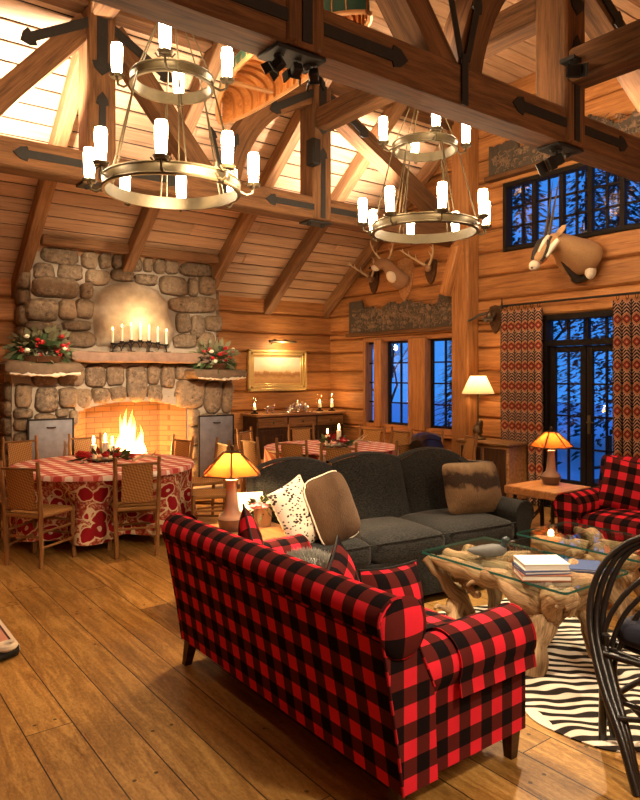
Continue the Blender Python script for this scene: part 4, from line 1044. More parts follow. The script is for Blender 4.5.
chair(2.72, 8.46, -95, 'hickory chair on the far side of the paisley table right before the fire', g1)
chair(3.52, 7.50, 190, 'hickory chair at the far right of the paisley table, by the fire opening', g1)
chair(3.70, 6.85, 172, 'hickory chair right of the paisley table, in front of the pale fire screen', g1)
chair(3.40, 6.02, 155, 'hickory chair at the near right of the paisley table, behind the lit lamp', g1)
chair(1.10, 7.12, 0, 'hickory chair at the left edge of the photo beside the paisley table', g1)
chair(4.78, 8.0, 300, 'hickory chair at the far left of the checked table, before the sideboard', g2)
chair(4.22, 6.95, 0, 'hickory chair at the left side of the checked table', g2)
chair(5.75, 8.08, 252, 'hickory chair at the far side of the checked table, under the painting', g2)
chair(4.42, 6.38, 28, 'hickory chair at the near left of the checked table', g2)
chair(4.55, 5.72, 58, 'hickory chair behind the middle of the charcoal sofa, nearest left of the checked table', g2)
chair(6.40, 7.30, 205, 'hickory chair before the narrow casement, farthest along the window side of the checked table', g2)
chair(6.48, 6.80, 182, 'hickory chair before the middle casement at the window side of the checked table', g2)
chair(6.62, 6.32, 165, 'hickory chair before the right casement at the window side of the checked table', g2)
chair(6.66, 5.74, 150, 'hickory chair at the right end of the row under the window, beside the wall post', g2)
chair(5.38, 5.56, 95, 'hickory chair behind the right part of the charcoal sofa, nearest right of the checked table', g2)
def dents_of(T):
    out = []
    for x, y in CHL:
        d = math.hypot(x - T[0], y - T[1]); dp = T[2] + .10 - (d - .27)
        if d < 1.6 and dp > 0: out.append((math.atan2(y - T[1], x - T[0]), min(.42, dp), .27))
    return out
skirt(*T1, .10, dents_of(T1), M['floral'], 'long red paisley tablecloth hanging over the table by the fireplace')
topper(*T1, 'red and white checked topper cloth on the table by the fireplace')
skirt(*T2, .14, dents_of(T2), M['gingham'], 'red and white checked tablecloth on the table behind the charcoal sofa')

# centrepieces
def centrepiece(c, label, seed, n=70, w=.30):
    rs = random.Random(seed); t = thing('centrepiece', label, 'table centrepiece', c, 0, 'table centrepieces')
    b = MB(); leafblob(b, (0, 0, .03), (w, w * .7, .06), n, .11, rs); part('greenery', b, M['leaf'], t)
    b = MB(); leafblob(b, (0, 0, .04), (w * .9, w * .6, .07), n // 3, .10, rs); part('dried_leaves', b, M['redb'], t)
    for k in range(6):
        a = rs.uniform(0, 2 * PI); b = MB(); rose(b, (cos(a) * w * .8, sin(a) * w * .6, .08), .045); part('flower', b, M['redb'], t, 'red flower')
    b = MB(); b.lathe([(0, 0), (.14, 0), (.16, .02), (0, .022)], n=20); part('plate', b, M['darkwood'], t)
centrepiece((2.47, 7.12, .729), 'red and green centrepiece around candles on the table by the fireplace', 3)
centrepiece((5.3, 6.75, .725), 'red flower centrepiece around candles on the table behind the sofa', 9, 60, .22)
for k, (x, y, h, lb) in enumerate([(2.38, 7.16, .15, 'left pillar candle in the centrepiece by the fireplace'), (2.47, 7.06, .18, 'middle pillar candle in the centrepiece by the fireplace'), (2.56, 7.10, .14, 'right pillar candle in the centrepiece by the fireplace')]):
    mk_candle(h, .032, 'pillar_candle', 'lit ' + lb, (x, y, .751), 'pillar candles by the fireplace', 2.1)
for k, (x, y, h, lb) in enumerate([(5.22, 6.78, .13, 'left pillar candle in the centrepiece behind the sofa'), (5.34, 6.70, .19, 'right pillar candle in the centrepiece behind the sofa')]):
    mk_candle(h, .03, 'pillar_candle', 'lit ' + lb, (x, y, .747), 'pillar candles behind the sofa', 1.8)
def antler(mb, base, d, side, L, rr, up=Vector((0, 0, 1)), tines=3):
    """one antler: curved main beam with tines"""
    d = Vector(d).normalized(); s = Vector(side).normalized(); P = []; N = 12
    for i in range(N + 1):
        u = i / N; P.append(Vector(base) + s * (L * .55 * sin(u * 1.9)) + d * (L * (.15 * u + .75 * u ** 1.6)) + up * (L * .28 * sin(u * PI * .8)))
    mb.tube(P, [rr * (1 - .75 * i / N) for i in range(N + 1)], 7)
    for k in range(tines):
        i = 3 + k * 3; q = P[i]; e = q + (up * .8 + d * .5 - s * .25).normalized() * L * (.34 - .05 * k); m = q.lerp(e, .5) + s * L * .05
        mb.tube([q, m, e], [rr * .6, rr * .45, rr * .12], 6)
b = MB(); antler(b, (2.66, 6.78, .75), (.8, -.6, -.35), (.3, .2, 0), .34, .016, Vector((0, 0, .7)), 2)
single('shed_antler', b, M['antler'], 'pale shed antler lying at the right of the centrepiece by the fireplace', 'antler', (2.66, 6.78, .729))
b = MB(); antler(b, (5.52, 6.62, .75), (.9, -.3, -.3), (.2, .3, 0), .40, .018, Vector((0, 0, .7)), 2)
single('shed_antler', b, M['antler'], 'pale shed antler lying on the checked table behind the sofa', 'antler', (5.52, 6.62, .724))

# ------------------------------------------------------------------ right wall: carved panels, trophies, curtains
def carved(name, y0, y1, z0, z1, label, seed):
    t = thing(name, label, 'carved panel', (XW - .05, (y0 + y1) / 2, z0)); rs = random.Random(seed)
    b = MB(); b.box((XW - .05, (y0 + y1) / 2, z0 - .02), (.14, y1 - y0 + .08, .06), bev=.01); part('shelf', b, M['beam'], t, world=True)
    # jagged tree-line silhouette cut from thick board
    n = 110; H = []
    for i in range(n + 1):
        u = i / n; H.append(z0 + (z1 - z0) * (.66 + .34 * nz((u * 5, seed, 0), 1.6) + .14 * rs.random() + (.30 if u < .14 or u > .86 else 0)))
    H = [min(h, z1) for h in H]
    b = MB()
    for i in range(n):
        ya = y0 + (y1 - y0) * i / n; yb = y0 + (y1 - y0) * (i + 1) / n; h = (H[i] + H[i + 1]) / 2
        b.box((XW - .045 - .01 * rs.random(), (ya + yb) / 2, (z0 + h) / 2), (.03, (yb - ya) * 1.02, h - z0), r=rs.random())
    part('silhouette_board', b, M['carved'], t, world=True)
    # raised relief: branches, leaves and animal lumps
    b = MB()
    for k in range(420):
        y = rs.uniform(y0 + .05, y1 - .05); z = z0 + (z1 - z0) * rs.uniform(.03, .70); a = rs.uniform(.4, 2.7); l = rs.uniform(.03, .09)
        b.tube([(XW - .064, y, z), (XW - .074, y + cos(a) * l * .5, z + sin(a) * l * .5), (XW - .062, y + cos(a + .8) * l, z + sin(a + .8) * l)], [.010, .008, .003], 4)
    for k in range(40):
        y = rs.uniform(y0 + .1, y1 - .1); z = rs.uniform(z0 + .04, z0 + (z1 - z0) * .6); b.ball((XW - .068, y, z), (.018, rs.uniform(.02, .05), rs.uniform(.02, .04)), 8, 6, amp=.3, seed=k)
    part('carved_relief', b, M['carved2'], t, world=True, kind='stuff')
M['carved2'] = plain('carved_relief', (.17, .105, .06), .7, 0, .6, .5, 30)
carved('carved_valance', 6.42, 8.80, 2.32, 2.86, 'dark carved woodland valance above the three casement window', 2)
carved('carved_valance', 2.6, 5.86, 4.27, 4.70, 'dark carved woodland valance above the long high window', 5)
# curtains and their pole
pole = thing('curtain_pole', 'dark iron curtain pole over the french door', 'curtain pole', (XW - .12, 4.5, 2.52))
b = MB(); b.tube([(XW - .12, 3.2, 2.535), (XW - .12, 5.62, 2.535)], .014, 8); part('rod', b, M['iron'], pole, world=True)
for y in (5.60, 3.3):
    b = MB(); b.tube([(XW + .01, y, 2.535), (XW - .12, y, 2.535)], .012, 6); b.tube([(XW - .12, y, 2.5), (XW - .12, y, 2.64)], [.02, .004], 6); part('bracket', b, M['iron'], pole, world=True)
def curtain(y0, y1, label, n):
    t = thing('curtain', label, 'curtain', (XW - .12, (y0 + y1) / 2, .03), 0, 'ikat curtains')
    b = MB(); L = (y1 - y0) * 1.7
    def f(u, v, o=0): return (XW - .12 + .055 * sin(2 * PI * n * u) * (.75 + .25 * v) + .01 * sin(9 * u + 4 * v) + o, y0 + (y1 - y0) * u + .012 * sin(4 * PI * n * u), .03 + 2.44 * v)
    b.grid(f, n * 14, 16, lambda u, v: (u * n * .15, v * 2.44)); part('drape', b, M['curtain'], t, world=True, angle=80)
    for k in range(n):
        y = y0 + (y1 - y0) * (k + .5) / n; b = MB(); b.tube([(XW - .12 + .026 * cos(a), y, 2.512 + .036 * sin(a)) for a in [2 * PI * i / 12 for i in range(12)]], .004, 5, closed=True); part('ring', b, M['iron'], t, world=True)
curtain(4.99, 5.60, 'patterned ikat curtain left of the french door', 6)
curtain(3.2, 4.07, 'patterned ikat curtain at the right edge of the photo, right of the french door', 8)

def plaque(name, c, w, h, mat, parent):
    b = MB(); P = [(-.5, .35), (-.42, .5), (0, .56), (.42, .5), (.5, .35), (.46, -.1), (.25, -.42), (0, -.56), (-.25, -.42), (-.46, -.1)]
    b.prism([(p * w, q * h) for p, q in P], 0, .035, lambda a, p, q: (c[0] - a, c[1] + p, c[2] + q)); return part(name, b, mat, parent, world=True)
def skin_body(name, pts, edges, radii, mat, parent, sub=2, root=0):
    me = bpy.data.meshes.new(name); off = Vector(parent.location)
    me.from_pydata([tuple(Vector(p) - off) for p in pts], edges, []); o = bpy.data.objects.new(name, me); C.objects.link(o); o.parent = parent
    m = o.modifiers.new('skin', 'SKIN'); m.use_smooth_shade = True
    for v, r_ in zip(me.skin_vertices[0].data, radii): v.radius = r_ if isinstance(r_, tuple) else (r_, r_); v.use_root = False
    me.skin_vertices[0].data[root].use_root = True
    s = o.modifiers.new('sub', 'SUBSURF'); s.levels = sub; s.render_levels = sub
    me.materials.append(mat); return o
# oryx: shoulder mount turned to the left, long straight horns
ox = thing('mounted_oryx_head', 'mounted oryx head with long straight horns above the french door', 'animal trophy', (7.28, 4.58, 2.95))
pts = [(7.29, 4.48, 2.99), (7.14, 4.485, 3.02), (6.98, 4.50, 3.09), (6.84, 4.53, 3.15), (6.74, 4.56, 3.16), (6.67, 4.585, 3.10), (6.60, 4.615, 2.99), (6.555, 4.645, 2.90)]
rr = [(.34, .25), (.31, .23), (.23, .17), (.165, .13), (.135, .12), (.125, .11), (.09, .085), (.075, .07)]
skin_body('neck_and_head', pts, [(i, i + 1) for i in range(7)], rr, M['oryxfur'], ox)
d = (Vector(pts[7]) - Vector(pts[4])).normalized(); sd = Vector((-.55, -.84, 0)).normalized(); sd = (sd - d * sd.dot(d)).normalized(); up = d.cross(sd); up = up if up.x < 0 else -up
hp = Vector(pts[7]); b = MB(); b.ball(hp + d * .02, (.062, .062, .058), 14, 10); b.ball(hp + d * .05 - up * .0, (.045, .045, .04), 12, 8); part('white_muzzle', b, M['whitefur'], ox, 'white muzzle', world=True)
b = MB()
for s in (-1, 1): b.ball(hp + d * .075 + sd * s * .028 + up * .012, .013, 8, 6)
part('nostril', b, M['blackfur'], ox, world=True)
b = MB(); b.tube([Vector(pts[4]) + up * .085 + d * .02, Vector(pts[5]) + up * .082, Vector(pts[6]) + up * .062, hp + up * .046 - d * .02], [.030, .042, .044, .03], 10)
for s in (-1, 1): b.tube([Vector(pts[4]) + sd * s * .088 + up * .055, Vector(pts[5]) + sd * s * .088 + up * .02, Vector(pts[5]).lerp(Vector(pts[6]), .6) + sd * s * .074 - up * .012, hp - d * .035 + sd * s * .052 - up * .02], [.016, .024, .03, .022], 8)
part('face_mask', b, M['blackfur'], ox, 'black face mask', world=True)
b = MB()
for s in (-1, 1):
    b.tube([Vector(pts[4]) + sd * s * .058 + up * .082, Vector(pts[5]) + sd * s * .066 + up * .064, Vector(pts[6]) + sd * s * .052 + up * .046], [.018, .024, .016], 8)
    b.tube([Vector(pts[4]) + sd * s * .112 - up * .02, Vector(pts[5]) + sd * s * .102 - up * .035, Vector(pts[6]) + sd * s * .066 - up * .045], [.030, .034, .02], 8)
part('white_blaze', b, M['whitefur'], ox, 'white face stripe', world=True)
for s in (-1, 1):
    e0 = Vector(pts[4]) + sd * s * .10 + up * .02 - d * .04; ed = (sd * s * .9 + up * .1 - d * .5).normalized()
    b = MB(); b.tube([e0, e0 + ed * .06, e0 + ed * .13, e0 + ed * .18], [.022, .044, .036, .004], 10, flat=.4); part('ear', b, M['oryxfur'], ox, world=True)
    b = MB(); b.ball(Vector(pts[5]) + sd * s * .098 + up * .045 - d * .02, .015, 10, 8); part('eye', b, M['leather'], ox, world=True)
    h0 = Vector(pts[4]) + sd * s * .04 + up * .07; hd = (Vector((.15, -.02, .70)) + sd * s * .045).normalized()
    b = MB(); b.tube([h0 + hd * (.72 * i / 14) for i in range(15)], [.021 * (1 - .88 * i / 14) * (1 + .08 * (i % 2)) for i in range(15)], 8); part('horn', b, M['horn'], ox, world=True)
b = MB(); b.ball((7.17, 4.34, 2.84), (.08, .06, .10), 12, 10); part('brisket_patch', b, M['whitefur'], ox, 'pale patch at the base of the neck', world=True)
b = MB(); b.ball((7.22, 4.52, 2.77), (.07, .10, .05), 12, 8); b.tube([(7.2, 4.52, 2.77), (7.02, 4.54, 2.89), (6.88, 4.57, 3.03)], [.06, .035, .015], 10); part('throat_stripe', b, M['blackfur'], ox, 'dark throat stripe', world=True)
# deer mount between two antler plaques
dr = thing('mounted_deer_head', 'mounted deer head with white throat between two antler plaques', 'animal trophy', (7.28, 7.52, 3.2))
plaque('plaque', (7.30, 7.50, 3.10), .34, .60, M['slab'], dr)
pts = [(7.27, 7.49, 3.02), (7.14, 7.50, 3.10), (7.02, 7.53, 3.22), (6.95, 7.56, 3.33), (6.86, 7.61, 3.32), (6.76, 7.66, 3.25)]
skin_body('neck_and_head', pts, [(i, i + 1) for i in range(5)], [(.19, .16), (.16, .14), (.12, .11), (.12, .11), (.095, .09), (.06, .06)], M['deerfur'], dr)
b = MB(); b.ball((7.00, 7.50, 3.13), (.085, .08, .10), 12, 10, Euler((0, -.5, 0)).to_matrix()); b.ball((6.80, 7.64, 3.255), (.075, .058, .05), 10, 8); part('white_throat', b, M['whitefur'], dr, 'white throat and muzzle', world=True)
b = MB(); b.ball((6.72, 7.68, 3.25), .018, 8, 6); part('nose', b, M['blackfur'], dr, world=True)
for s in (-1, 1):
    a = Vector((6.95, 7.59 + s * .06, 3.38)); b = MB(); antler(b, a, (-.2, s * .1, 1.0), (.0, s, .1), .32, .018, Vector((-.3, 0, .6)), 3); part('antler', b, M['antler'], dr, world=True)
    b = MB(); b.tube([(6.95, 7.58 + s * .07, 3.36), (6.95, 7.58 + s * .13, 3.40), (6.96, 7.58 + s * .19, 3.41)], [.014, .034, .006], 8, flat=.45); part('ear', b, M['deerfur'], dr, world=True)
    b = MB(); b.ball((6.885, 7.61 + s * .066, 3.335), .012, 8, 6); part('eye', b, M['leather'], dr, world=True)
def antler_mount(y, z, L, label, s0=.3):
    t = thing('mounted_antlers', label, 'antlers', (7.28, y, z), 0, 'antlers on plaques'); plaque('plaque', (7.30, y, z), .22, .34, M['darkwood'], t)
    b = MB(); b.ball((7.22, y, z + .05), (.06, .06, .06), 10, 8); part('skull_cap', b, M['deerfur'], t, world=True)
    for s in (-1, 1):
        b = MB(); antler(b, (7.2, y + s * .04, z + .09), (-.6, s * .3, .55), (-.1, s, .05), L, .02, Vector((-.25, 0, .7)), 3); part('antler', b, M['antler'], t, world=True)
antler_mount(8.22, 3.14, .32, 'antlers on a plaque left of the mounted deer head')
antler_mount(6.96, 3.16, .34, 'antlers on a plaque right of the mounted deer head')
t = thing('mounted_horns', 'small dark horned skull plaque beside the ikat curtain', 'horns', (7.28, 5.78, 2.38)); plaque('plaque', (7.30, 5.78, 2.38), .20, .34, M['darkwood'], t)
b = MB(); b.ball((7.2, 5.80, 2.42), (.07, .06, .08), 10, 8, amp=.2); b.ball((7.13, 5.82, 2.37), (.05, .035, .045), 10, 8); part('skull', b, M['bronze'], t, world=True)
for s in (-1, 1):
    b = MB(); b.tube([(7.2, 5.80 + s * .05, 2.46), (7.15, 5.82 + s * .13, 2.44), (7.06, 5.84 + s * .18, 2.37), (6.98, 5.86 + s * .14, 2.36), (6.94, 5.87 + s * .08, 2.38)], [.024, .022, .017, .011, .003], 8); part('horn', b, M['horn'], t, world=True)

# cabinet and lamp by the wall post
cb = thing('side_cabinet', 'low dark wooden cabinet against the right wall behind the charcoal sofa', 'cabinet', (7.02, 5.60, 0))
b = MB(); b.box((7.02, 5.60, .42), (.42, .78, .68), bev=.012); part('body', b, M['slab'], cb, world=True)
b = MB(); b.box((7.01, 5.60, .775), (.48, .86, .04), bev=.01); part('top', b, M['hickory'], cb, world=True)
for s in (-1, 1):
    b = MB(); b.box((6.80, 5.60 + s * .19, .42), (.02, .34, .6), bev=.008); dd = part('door', b, M['darkwood'], cb, world=True)
    b = MB(); b.ball((6.78, 5.60 + s * .05, .45), .014, 8, 6); part('knob', b, M['brass'], dd, world=True)
    for x in (6.86, 7.18): b = MB(); b.box((x, 5.60 + s * .33, .04), (.06, .06, .08)); part('foot', b, M['darkwood'], cb, world=True)
lm = thing('table_lamp', 'bronze figure lamp with a cream cone shade by the wall post', 'lamp', (6.95, 5.80, .795))
b = MB(); b.lathe([(0, 0), (.10, 0), (.10, .02), (.06, .04), (.05, .06), (0, .06)], n=16); b.ball((0, 0, .12), (.07, .06, .08), 12, 9, amp=.35, seed=3); b.ball((.02, .0, .20), (.045, .04, .06), 10, 8, amp=.3, seed=5); b.tube([(.05, 0, .14), (.09, .01, .19), (.07, 0, .25)], [.02, .016, .01], 6); part('figure_base', b, M['bronze'], lm)
b = MB(); b.tube([(0, 0, .2), (0, 0, .70)], .011, 8); part('stem', b, M['brass'], lm)
b = MB(); b.lathe([(.21, .60), (.10, .83)], n=28); part('lamp_shade', b, M['linen'], lm, 'cream cone shade')
b = MB(); b.ball((0, 0, .68), .03, 10, 8); part('bulb', b, emit('soft_bulb', (1, .72, .4), 6), lm)
# ------------------------------------------------------------------ upholstery helpers
def arc(cx, cy, r, a0, a1, n): return [(cx + r * cos(rad(a0 + (a1 - a0) * i / n)), cy + r * sin(rad(a0 + (a1 - a0) * i / n))) for i in range(n + 1)]
def rounded(prof_fn): return prof_fn
def cushion(mb, c, s, R=None, puff=.25, crown=.02, nu=18, uvs=1.0, corner=.18):
    """boxy seat cushion with crowned faces and rounded edges"""
    sx, sy, sz = s[0] / 2, s[1] / 2, s[2] / 2
    bm = bmesh.new(); bmesh.ops.create_cube(bm, size=2.0); bmesh.ops.subdivide_edges(bm, edges=bm.edges[:], cuts=9, use_grid_fill=True)
    vs = []; bm.verts.index_update()
    rr = min(corner * min(s), min(s) * .45)
    for v in bm.verts:
        p = Vector((v.co.x * sx, v.co.y * sy, v.co.z * sz)); ins = Vector((max(-sx + rr, min(sx - rr, p.x)), max(-sy + rr, min(sy - rr, p.y)), max(-sz + rr, min(sz - rr, p.z))))
        d = p - ins
        if d.length > 1e-6: p = ins + d.normalized() * rr
        fx = 1 - (p.x / sx) ** 2; fy = 1 - (p.y / sy) ** 2
        p.z += math.copysign(crown * max(0, fx) ** .6 * max(0, fy) ** .6, p.z) if abs(v.co.z) > .5 else 0
        vs.append(p)
    fs = []; uv = []
    for f in bm.faces:
        fs.append([v.index for v in f.verts]); n = f.normal; k = max(range(3), key=lambda i: abs(n[i])); a, b_ = [i for i in range(3) if i != k]
        uv.append([(vs[v.index][a] * uvs, vs[v.index][b_] * uvs) for v in f.verts])
    bm.free()
    if R is not None: vs = [R @ p for p in vs]
    mb.add([(p.x + c[0], p.y + c[1], p.z + c[2]) for p in vs], fs, None, .5, uv)
def pillow(mb, w, h, t, c=(0, 0, 0), R=None, ear=.06, n=20, m=0, rnd=0.0):
    """throw pillow lying in its local XZ plane, thickness along Y, with pointed corners"""
    for sd in (1, -1):
        def f(u, v):
            x = u * 2 - 1; z = v * 2 - 1; e = 1 - ear * (1 - abs(x * z)) * 1.0
            px = x * w / 2 * (1 - ear * (1 - z * z) * 1.0 * abs(x)); pz = z * h / 2 * (1 - ear * (1 - x * x) * abs(z))
            k = 1 - rnd * (x * z) ** 4; px *= k; pz *= k
            th = t / 2 * (max(0, 1 - abs(x) ** 2.4) * max(0, 1 - abs(z) ** 2.4)) ** .55
            p = Vector((px, sd * th + .006 * nz((px * 8, sd, pz * 8), 1), pz))
            if R is not None: p = R @ p
            return (p.x + c[0], p.y + c[1], p.z + c[2])
        mb.grid(f, n, n, lambda u, v: (u * w, v * h), m=m)
def piping(mb, pts, r_=.006, closed=False): mb.tube(pts, r_, 6, closed=closed)
def arm_profile(y_out, sgn, z0, zr, rr, inner):
    """rolled arm cross-section in (y,z), outside at y_out"""
    P = [(y_out + sgn * .03, z0), (y_out + sgn * .03, zr - rr * .8)]
    a = arc(0, 0, rr, 215, -30, 18)
    P += [(y_out + sgn * rr + sgn * px, zr + py) for px, py in a]
    P += [(inner, z0 + .15), (inner, z0)]
    return P

# ------------------------------------------------------------------ the red buffalo-check loveseat (back to the room's left)
SX0, SX1, SY0, SY1 = 1.57, 2.455, 1.76, 3.58
sofa = thing('loveseat', 'red and black buffalo check loveseat seen from behind in the foreground', 'sofa', (2.0, 2.67, 0))
ZB = .125
# outer back, leaning out to the rolled top
bp = [(1.70, ZB), (1.665, .35), (1.60, .70)] + [(1.665 + px, .765 + pz) for px, pz in arc(0, 0, .085, 200, 0, 14)] + [(1.775, .66), (1.86, .48), (1.88, ZB)]
b = MB(); b.prism([(p, q) for p, q in bp], SY0 + .0, SY1 - .0, lambda a, p, q: (p, a, q), 1, True)
part('back', b, M['plaid'], sofa, world=True, angle=50)
b = MB()
for y in (SY0, SY1): piping(b, [(p, y, q) for p, q in bp[:20]], .006)
piping(b, [(1.592, SY0, .715), (1.592, SY1, .715)], .006); part('piping', b, M['plaid_s'], sofa, world=True)
# the padded scroll end on the near and far side of the back
for y, s in ((SY0, -1), (SY1, 1)):
    b = MB()
    def f(u, v):
        a = 2 * PI * u; q = sin(PI / 2 * (1 - v)) if True else 1
        return (1.70 + (.115 * q) * cos(a), y + s * .035 * cos(PI / 2 * (1 - v)) * .9, .735 + (.115 * q) * sin(a))
    b.grid(f, 24, 6, lambda u, v: (.11 * (1 - v) * cos(2 * PI * u), .11 * (1 - v) * sin(2 * PI * u)), cu=True); part('scroll_end', b, M['plaid'], sofa, world=True, angle=60)
b = MB(); b.box(((1.74 + SX1) / 2 - .0, (SY0 + SY1) / 2, (ZB + .33) / 2), (SX1 - 1.74 - .02, SY1 - SY0 - .16, .33 - ZB), bev=.012); part('seat_base', b, M['plaid'], sofa, world=True)
for y, s in ((SY0, 1), (SY1, -1)):
    prof = arm_profile(y, s, ZB, .515, .105, y + s * .20)
    b = MB(); b.prism(prof, 1.74, SX1, lambda a, p, q: (a, p, q), 1, True); part('arm', b, M['plaid'], sofa, world=True, angle=50)
    cov = [(y + s * (.0 - .012), .40)] + [(y + s * .105 + s * px, 0.515 + py) for px, py in arc(0, 0, .118, 205, -20, 18)]
    inn = [(y + s * .105 + s * px, 0.515 + py) for px, py in reversed(arc(0, 0, .107, 205, -20, 18))] + [(y + s * .0, .40)]
    b = MB(); b.prism(cov + inn, 2.0, SX1 + .008, lambda a, p, q: (a, p, q), 1, True, u0=.03); part('arm_cover', b, M['plaid'], sofa, world=True, angle=50)
    b = MB(); b.prism(cov, SX1 + .004, SX1 + .014, lambda a, p, q: (a, p, q)); 
    piping(b, [(SX1 + .01, p, q) for p, q in cov], .006); part('arm_front', b, M['plaid'], sofa, world=True, angle=50)
for k in range(2):
    y0 = SY0 + .21 + k * .70; b = MB(); cushion(b, (2.16, y0 + .35, .405), (.60, .695, .16), crown=.02); part('seat_cushion', b, M['plaid'], sofa, world=True, angle=60)
for x, y in ((1.76, SY0 + .08), (1.73, SY1 - .06), (SX1 - .05, SY0 + .07), (SX1 - .05, SY1 - .07)):
    b = MB(); o_ = -.03 if x < 2 else .0
    b.add([(x + sx * .03 + (0), y + sy * .03, ZB + .01) for sx, sy in ((-1, -1), (1, -1), (1, 1), (-1, 1))] + [(x + o_ + sx * .02, y + sy * .02, 0) for sx, sy in ((-1, -1), (1, -1), (1, 1), (-1, 1))],
          [(0, 1, 2, 3), (7, 6, 5, 4)] + [(i, 4 + i, 4 + (i + 1) % 4, (i + 1) % 4) for i in range(4)]); part('leg', b, M['darkwood'], sofa, world=True)
def throw_pillow(name, mat, label, loc, eul, w, h, t, grp=None, pipe=None, cat='pillow', rnd=0.0):
    th = thing(name, label, cat, loc, 0, grp); R = Euler(eul).to_matrix()
    b = MB(); pillow(b, w, h, t, R=R, rnd=rnd); part('cover', b, mat, th, angle=80)
    if pipe:
        n = 10; E = []
        for i in range(4):
            for k in range(n):
                u = k / n * 2 - 1; x, z = [(u, -1), (1, u), (-u, 1), (-1, -u)][i]
                q = 1 - rnd * (x * z) ** 4; E.append(R @ Vector((q * x * w / 2 * (1 - .06 * (1 - z * z) * abs(x)), 0, q * z * h / 2 * (1 - .06 * (1 - x * x) * abs(z)))))
        b = MB(); piping(b, E, .006, True); part('piping', b, pipe, th)
    return th
throw_pillow('throw_pillow', M['plaid'], 'buffalo check pillow standing at the near end of the loveseat seat', (1.94, 2.06, .645), (-.22, .10, .18), .40, .40, .15, 'loveseat pillows', M['black'])
throw_pillow('throw_pillow', M['plaid'], 'buffalo check pillow half hidden behind the near loveseat pillow', (1.93, 2.38, .655), (-.28, -.25, .75), .38, .38, .13, 'loveseat pillows', M['black'])
throw_pillow('throw_pillow', M['plaid'], 'buffalo check pillow whose corner rises above the far end of the loveseat back', (1.94, 3.20, .685), (-.25, .55, 1.0), .38, .38, .13, 'loveseat pillows', M['black'])
rs = random.Random(12)
fz = thing('fur_pillow', 'shaggy grey fur pillow lying on the loveseat seat against its back', 'pillow', (2.02, 2.74, .50))
b = MB(); b.ball((2.02, 2.74, .61), (.13, .25, .12), 18, 12, amp=.12, seed=2); fb = part('cover', b, M['furg'], fz, world=True, angle=80)
b = MB()
for i in range(5200):
    d = Vector((rs.gauss(0, 1), rs.gauss(0, 1), rs.gauss(.3, 1))).normalized(); p = Vector((2.02 + d.x * .128, 2.74 + d.y * .246, .61 + d.z * .118))
    e = (Vector((d.x / .13, d.y / .25, d.z / .12)).normalized() + Vector((rs.gauss(0, .5), rs.gauss(0, .5), rs.gauss(0, .5)))).normalized() * rs.uniform(.025, .05); q = e.cross(Vector((rs.random(), rs.random(), .3))).normalized() * .0028
    b.add([p - q, p + q, p + e], [(0, 1, 2)])
part('fur', b, M['furg'], fb, world=True, kind='stuff')

# ------------------------------------------------------------------ charcoal sofa
cs = thing('sofa', 'long charcoal tweed sofa facing the coffee table, with arched back cushions', 'sofa', (3.58, 3.37, 0), rad(-6))
HW = 1.06
b = MB(); b.box((0, .50, .19), (2 * HW - .1, .88, .30), bev=.02); part('seat_base', b, M['grey'], cs)
b = MB(); b.prism([(.04, .06), (.04, .34), (.055, .34), (.055, .06)], -HW + .06, HW - .06, lambda a, p, q: (a, p, q)); part('skirt', b, M['grey'], cs)
for k in range(3):
    w = (.52, .66, .72)[k]; x = -HW + .02 + sum((.52, .66, .72)[:k]) + w / 2
    b = MB(); cushion(b, (x, .36, .41), (w * .995, .66, .17), crown=.035, corner=.34); c_ = part('seat_cushion', b, M['grey'], cs, angle=70)
    b = MB()
    E = [(x + w * .49 * p, .36 + .325 * q, .478 + .0) for p, q in ((-.97, -.99), (0, -1.0), (.97, -.99))]; piping(b, E, .006); part('welt', b, M['grey'], c_)
    # arched, tufted back panel
    wb = (2 * HW - .06) / 3; xb = -HW + .03 + wb * (k + .5); b = MB()
    def bk(u, v):
        a = u * 2 - 1; top = .985 - (.075 if k != 1 else .055) * abs(a) ** 2.2 ; z = .40 + (top - .40) * v
        y = .70 + .17 * v - .075 * (1 - abs(a) ** 2.6) ** .6 * (1 - (v * 2 - .95) ** 4 * .6) ; return (xb + a * wb * .5, y, z)
    b.grid(bk, 16, 18, lambda u, v: (u * wb, v * .6))
    def bk2(u, v):
        a = u * 2 - 1; top = .985 - (.075 if k != 1 else .055) * abs(a) ** 2.2
        return (xb + a * wb * .5, .87 + .10 * sin(PI * v * .5) , top + .025 * sin(PI * v) - .02 * v)
    b.grid(bk2, 16, 6, lambda u, v: (u * wb, .6 + v * .1)); part('back_panel', b, M['grey'], cs, angle=70)
b = MB(); b.prism([(.80, .10), (.78, .4), (.88, .88), (.96, .90), (.985, .86), (.96, .10)], -HW + .02, HW - .02, lambda a, p, q: (a, p, q)); part('back_frame', b, M['grey'], cs)
for s in (1,):
    prof = arm_profile(s * HW, -s, .06, .535, .10, s * (HW - .17)); b = MB(); b.prism(prof, .05, .90, lambda a, p, q: (p, a, q)); part('arm', b, M['grey'], cs, angle=50)
    b = MB(); piping(b, [(p, .048, q) for p, q in prof[1:22]], .006); part('piping', b, M['grey'], cs)
    # little wing joining arm and back
    b = MB(); b.prism([(.62, .55), (.66, .72), (.74, .86), (.86, .90), (.92, .84), (.92, .5)], s * (HW - .10), s * (HW - .01), lambda a, p, q: (a, p, q)); part('wing', b, M['grey'], cs, angle=50)
for x in (-HW + .1, HW - .1):
    for y in (.1, .88): b = MB(); b.box((x, y, .03), (.06, .06, .06)); part('leg', b, M['darkwood'], cs)
throw_pillow('throw_pillow', M['furb'], 'brown striped fur pillow at the right end of the charcoal sofa', (4.32, 3.66, .72), (-.30, .03, rad(-10)), .60, .44, .19, 'charcoal sofa pillows', rnd=.12)
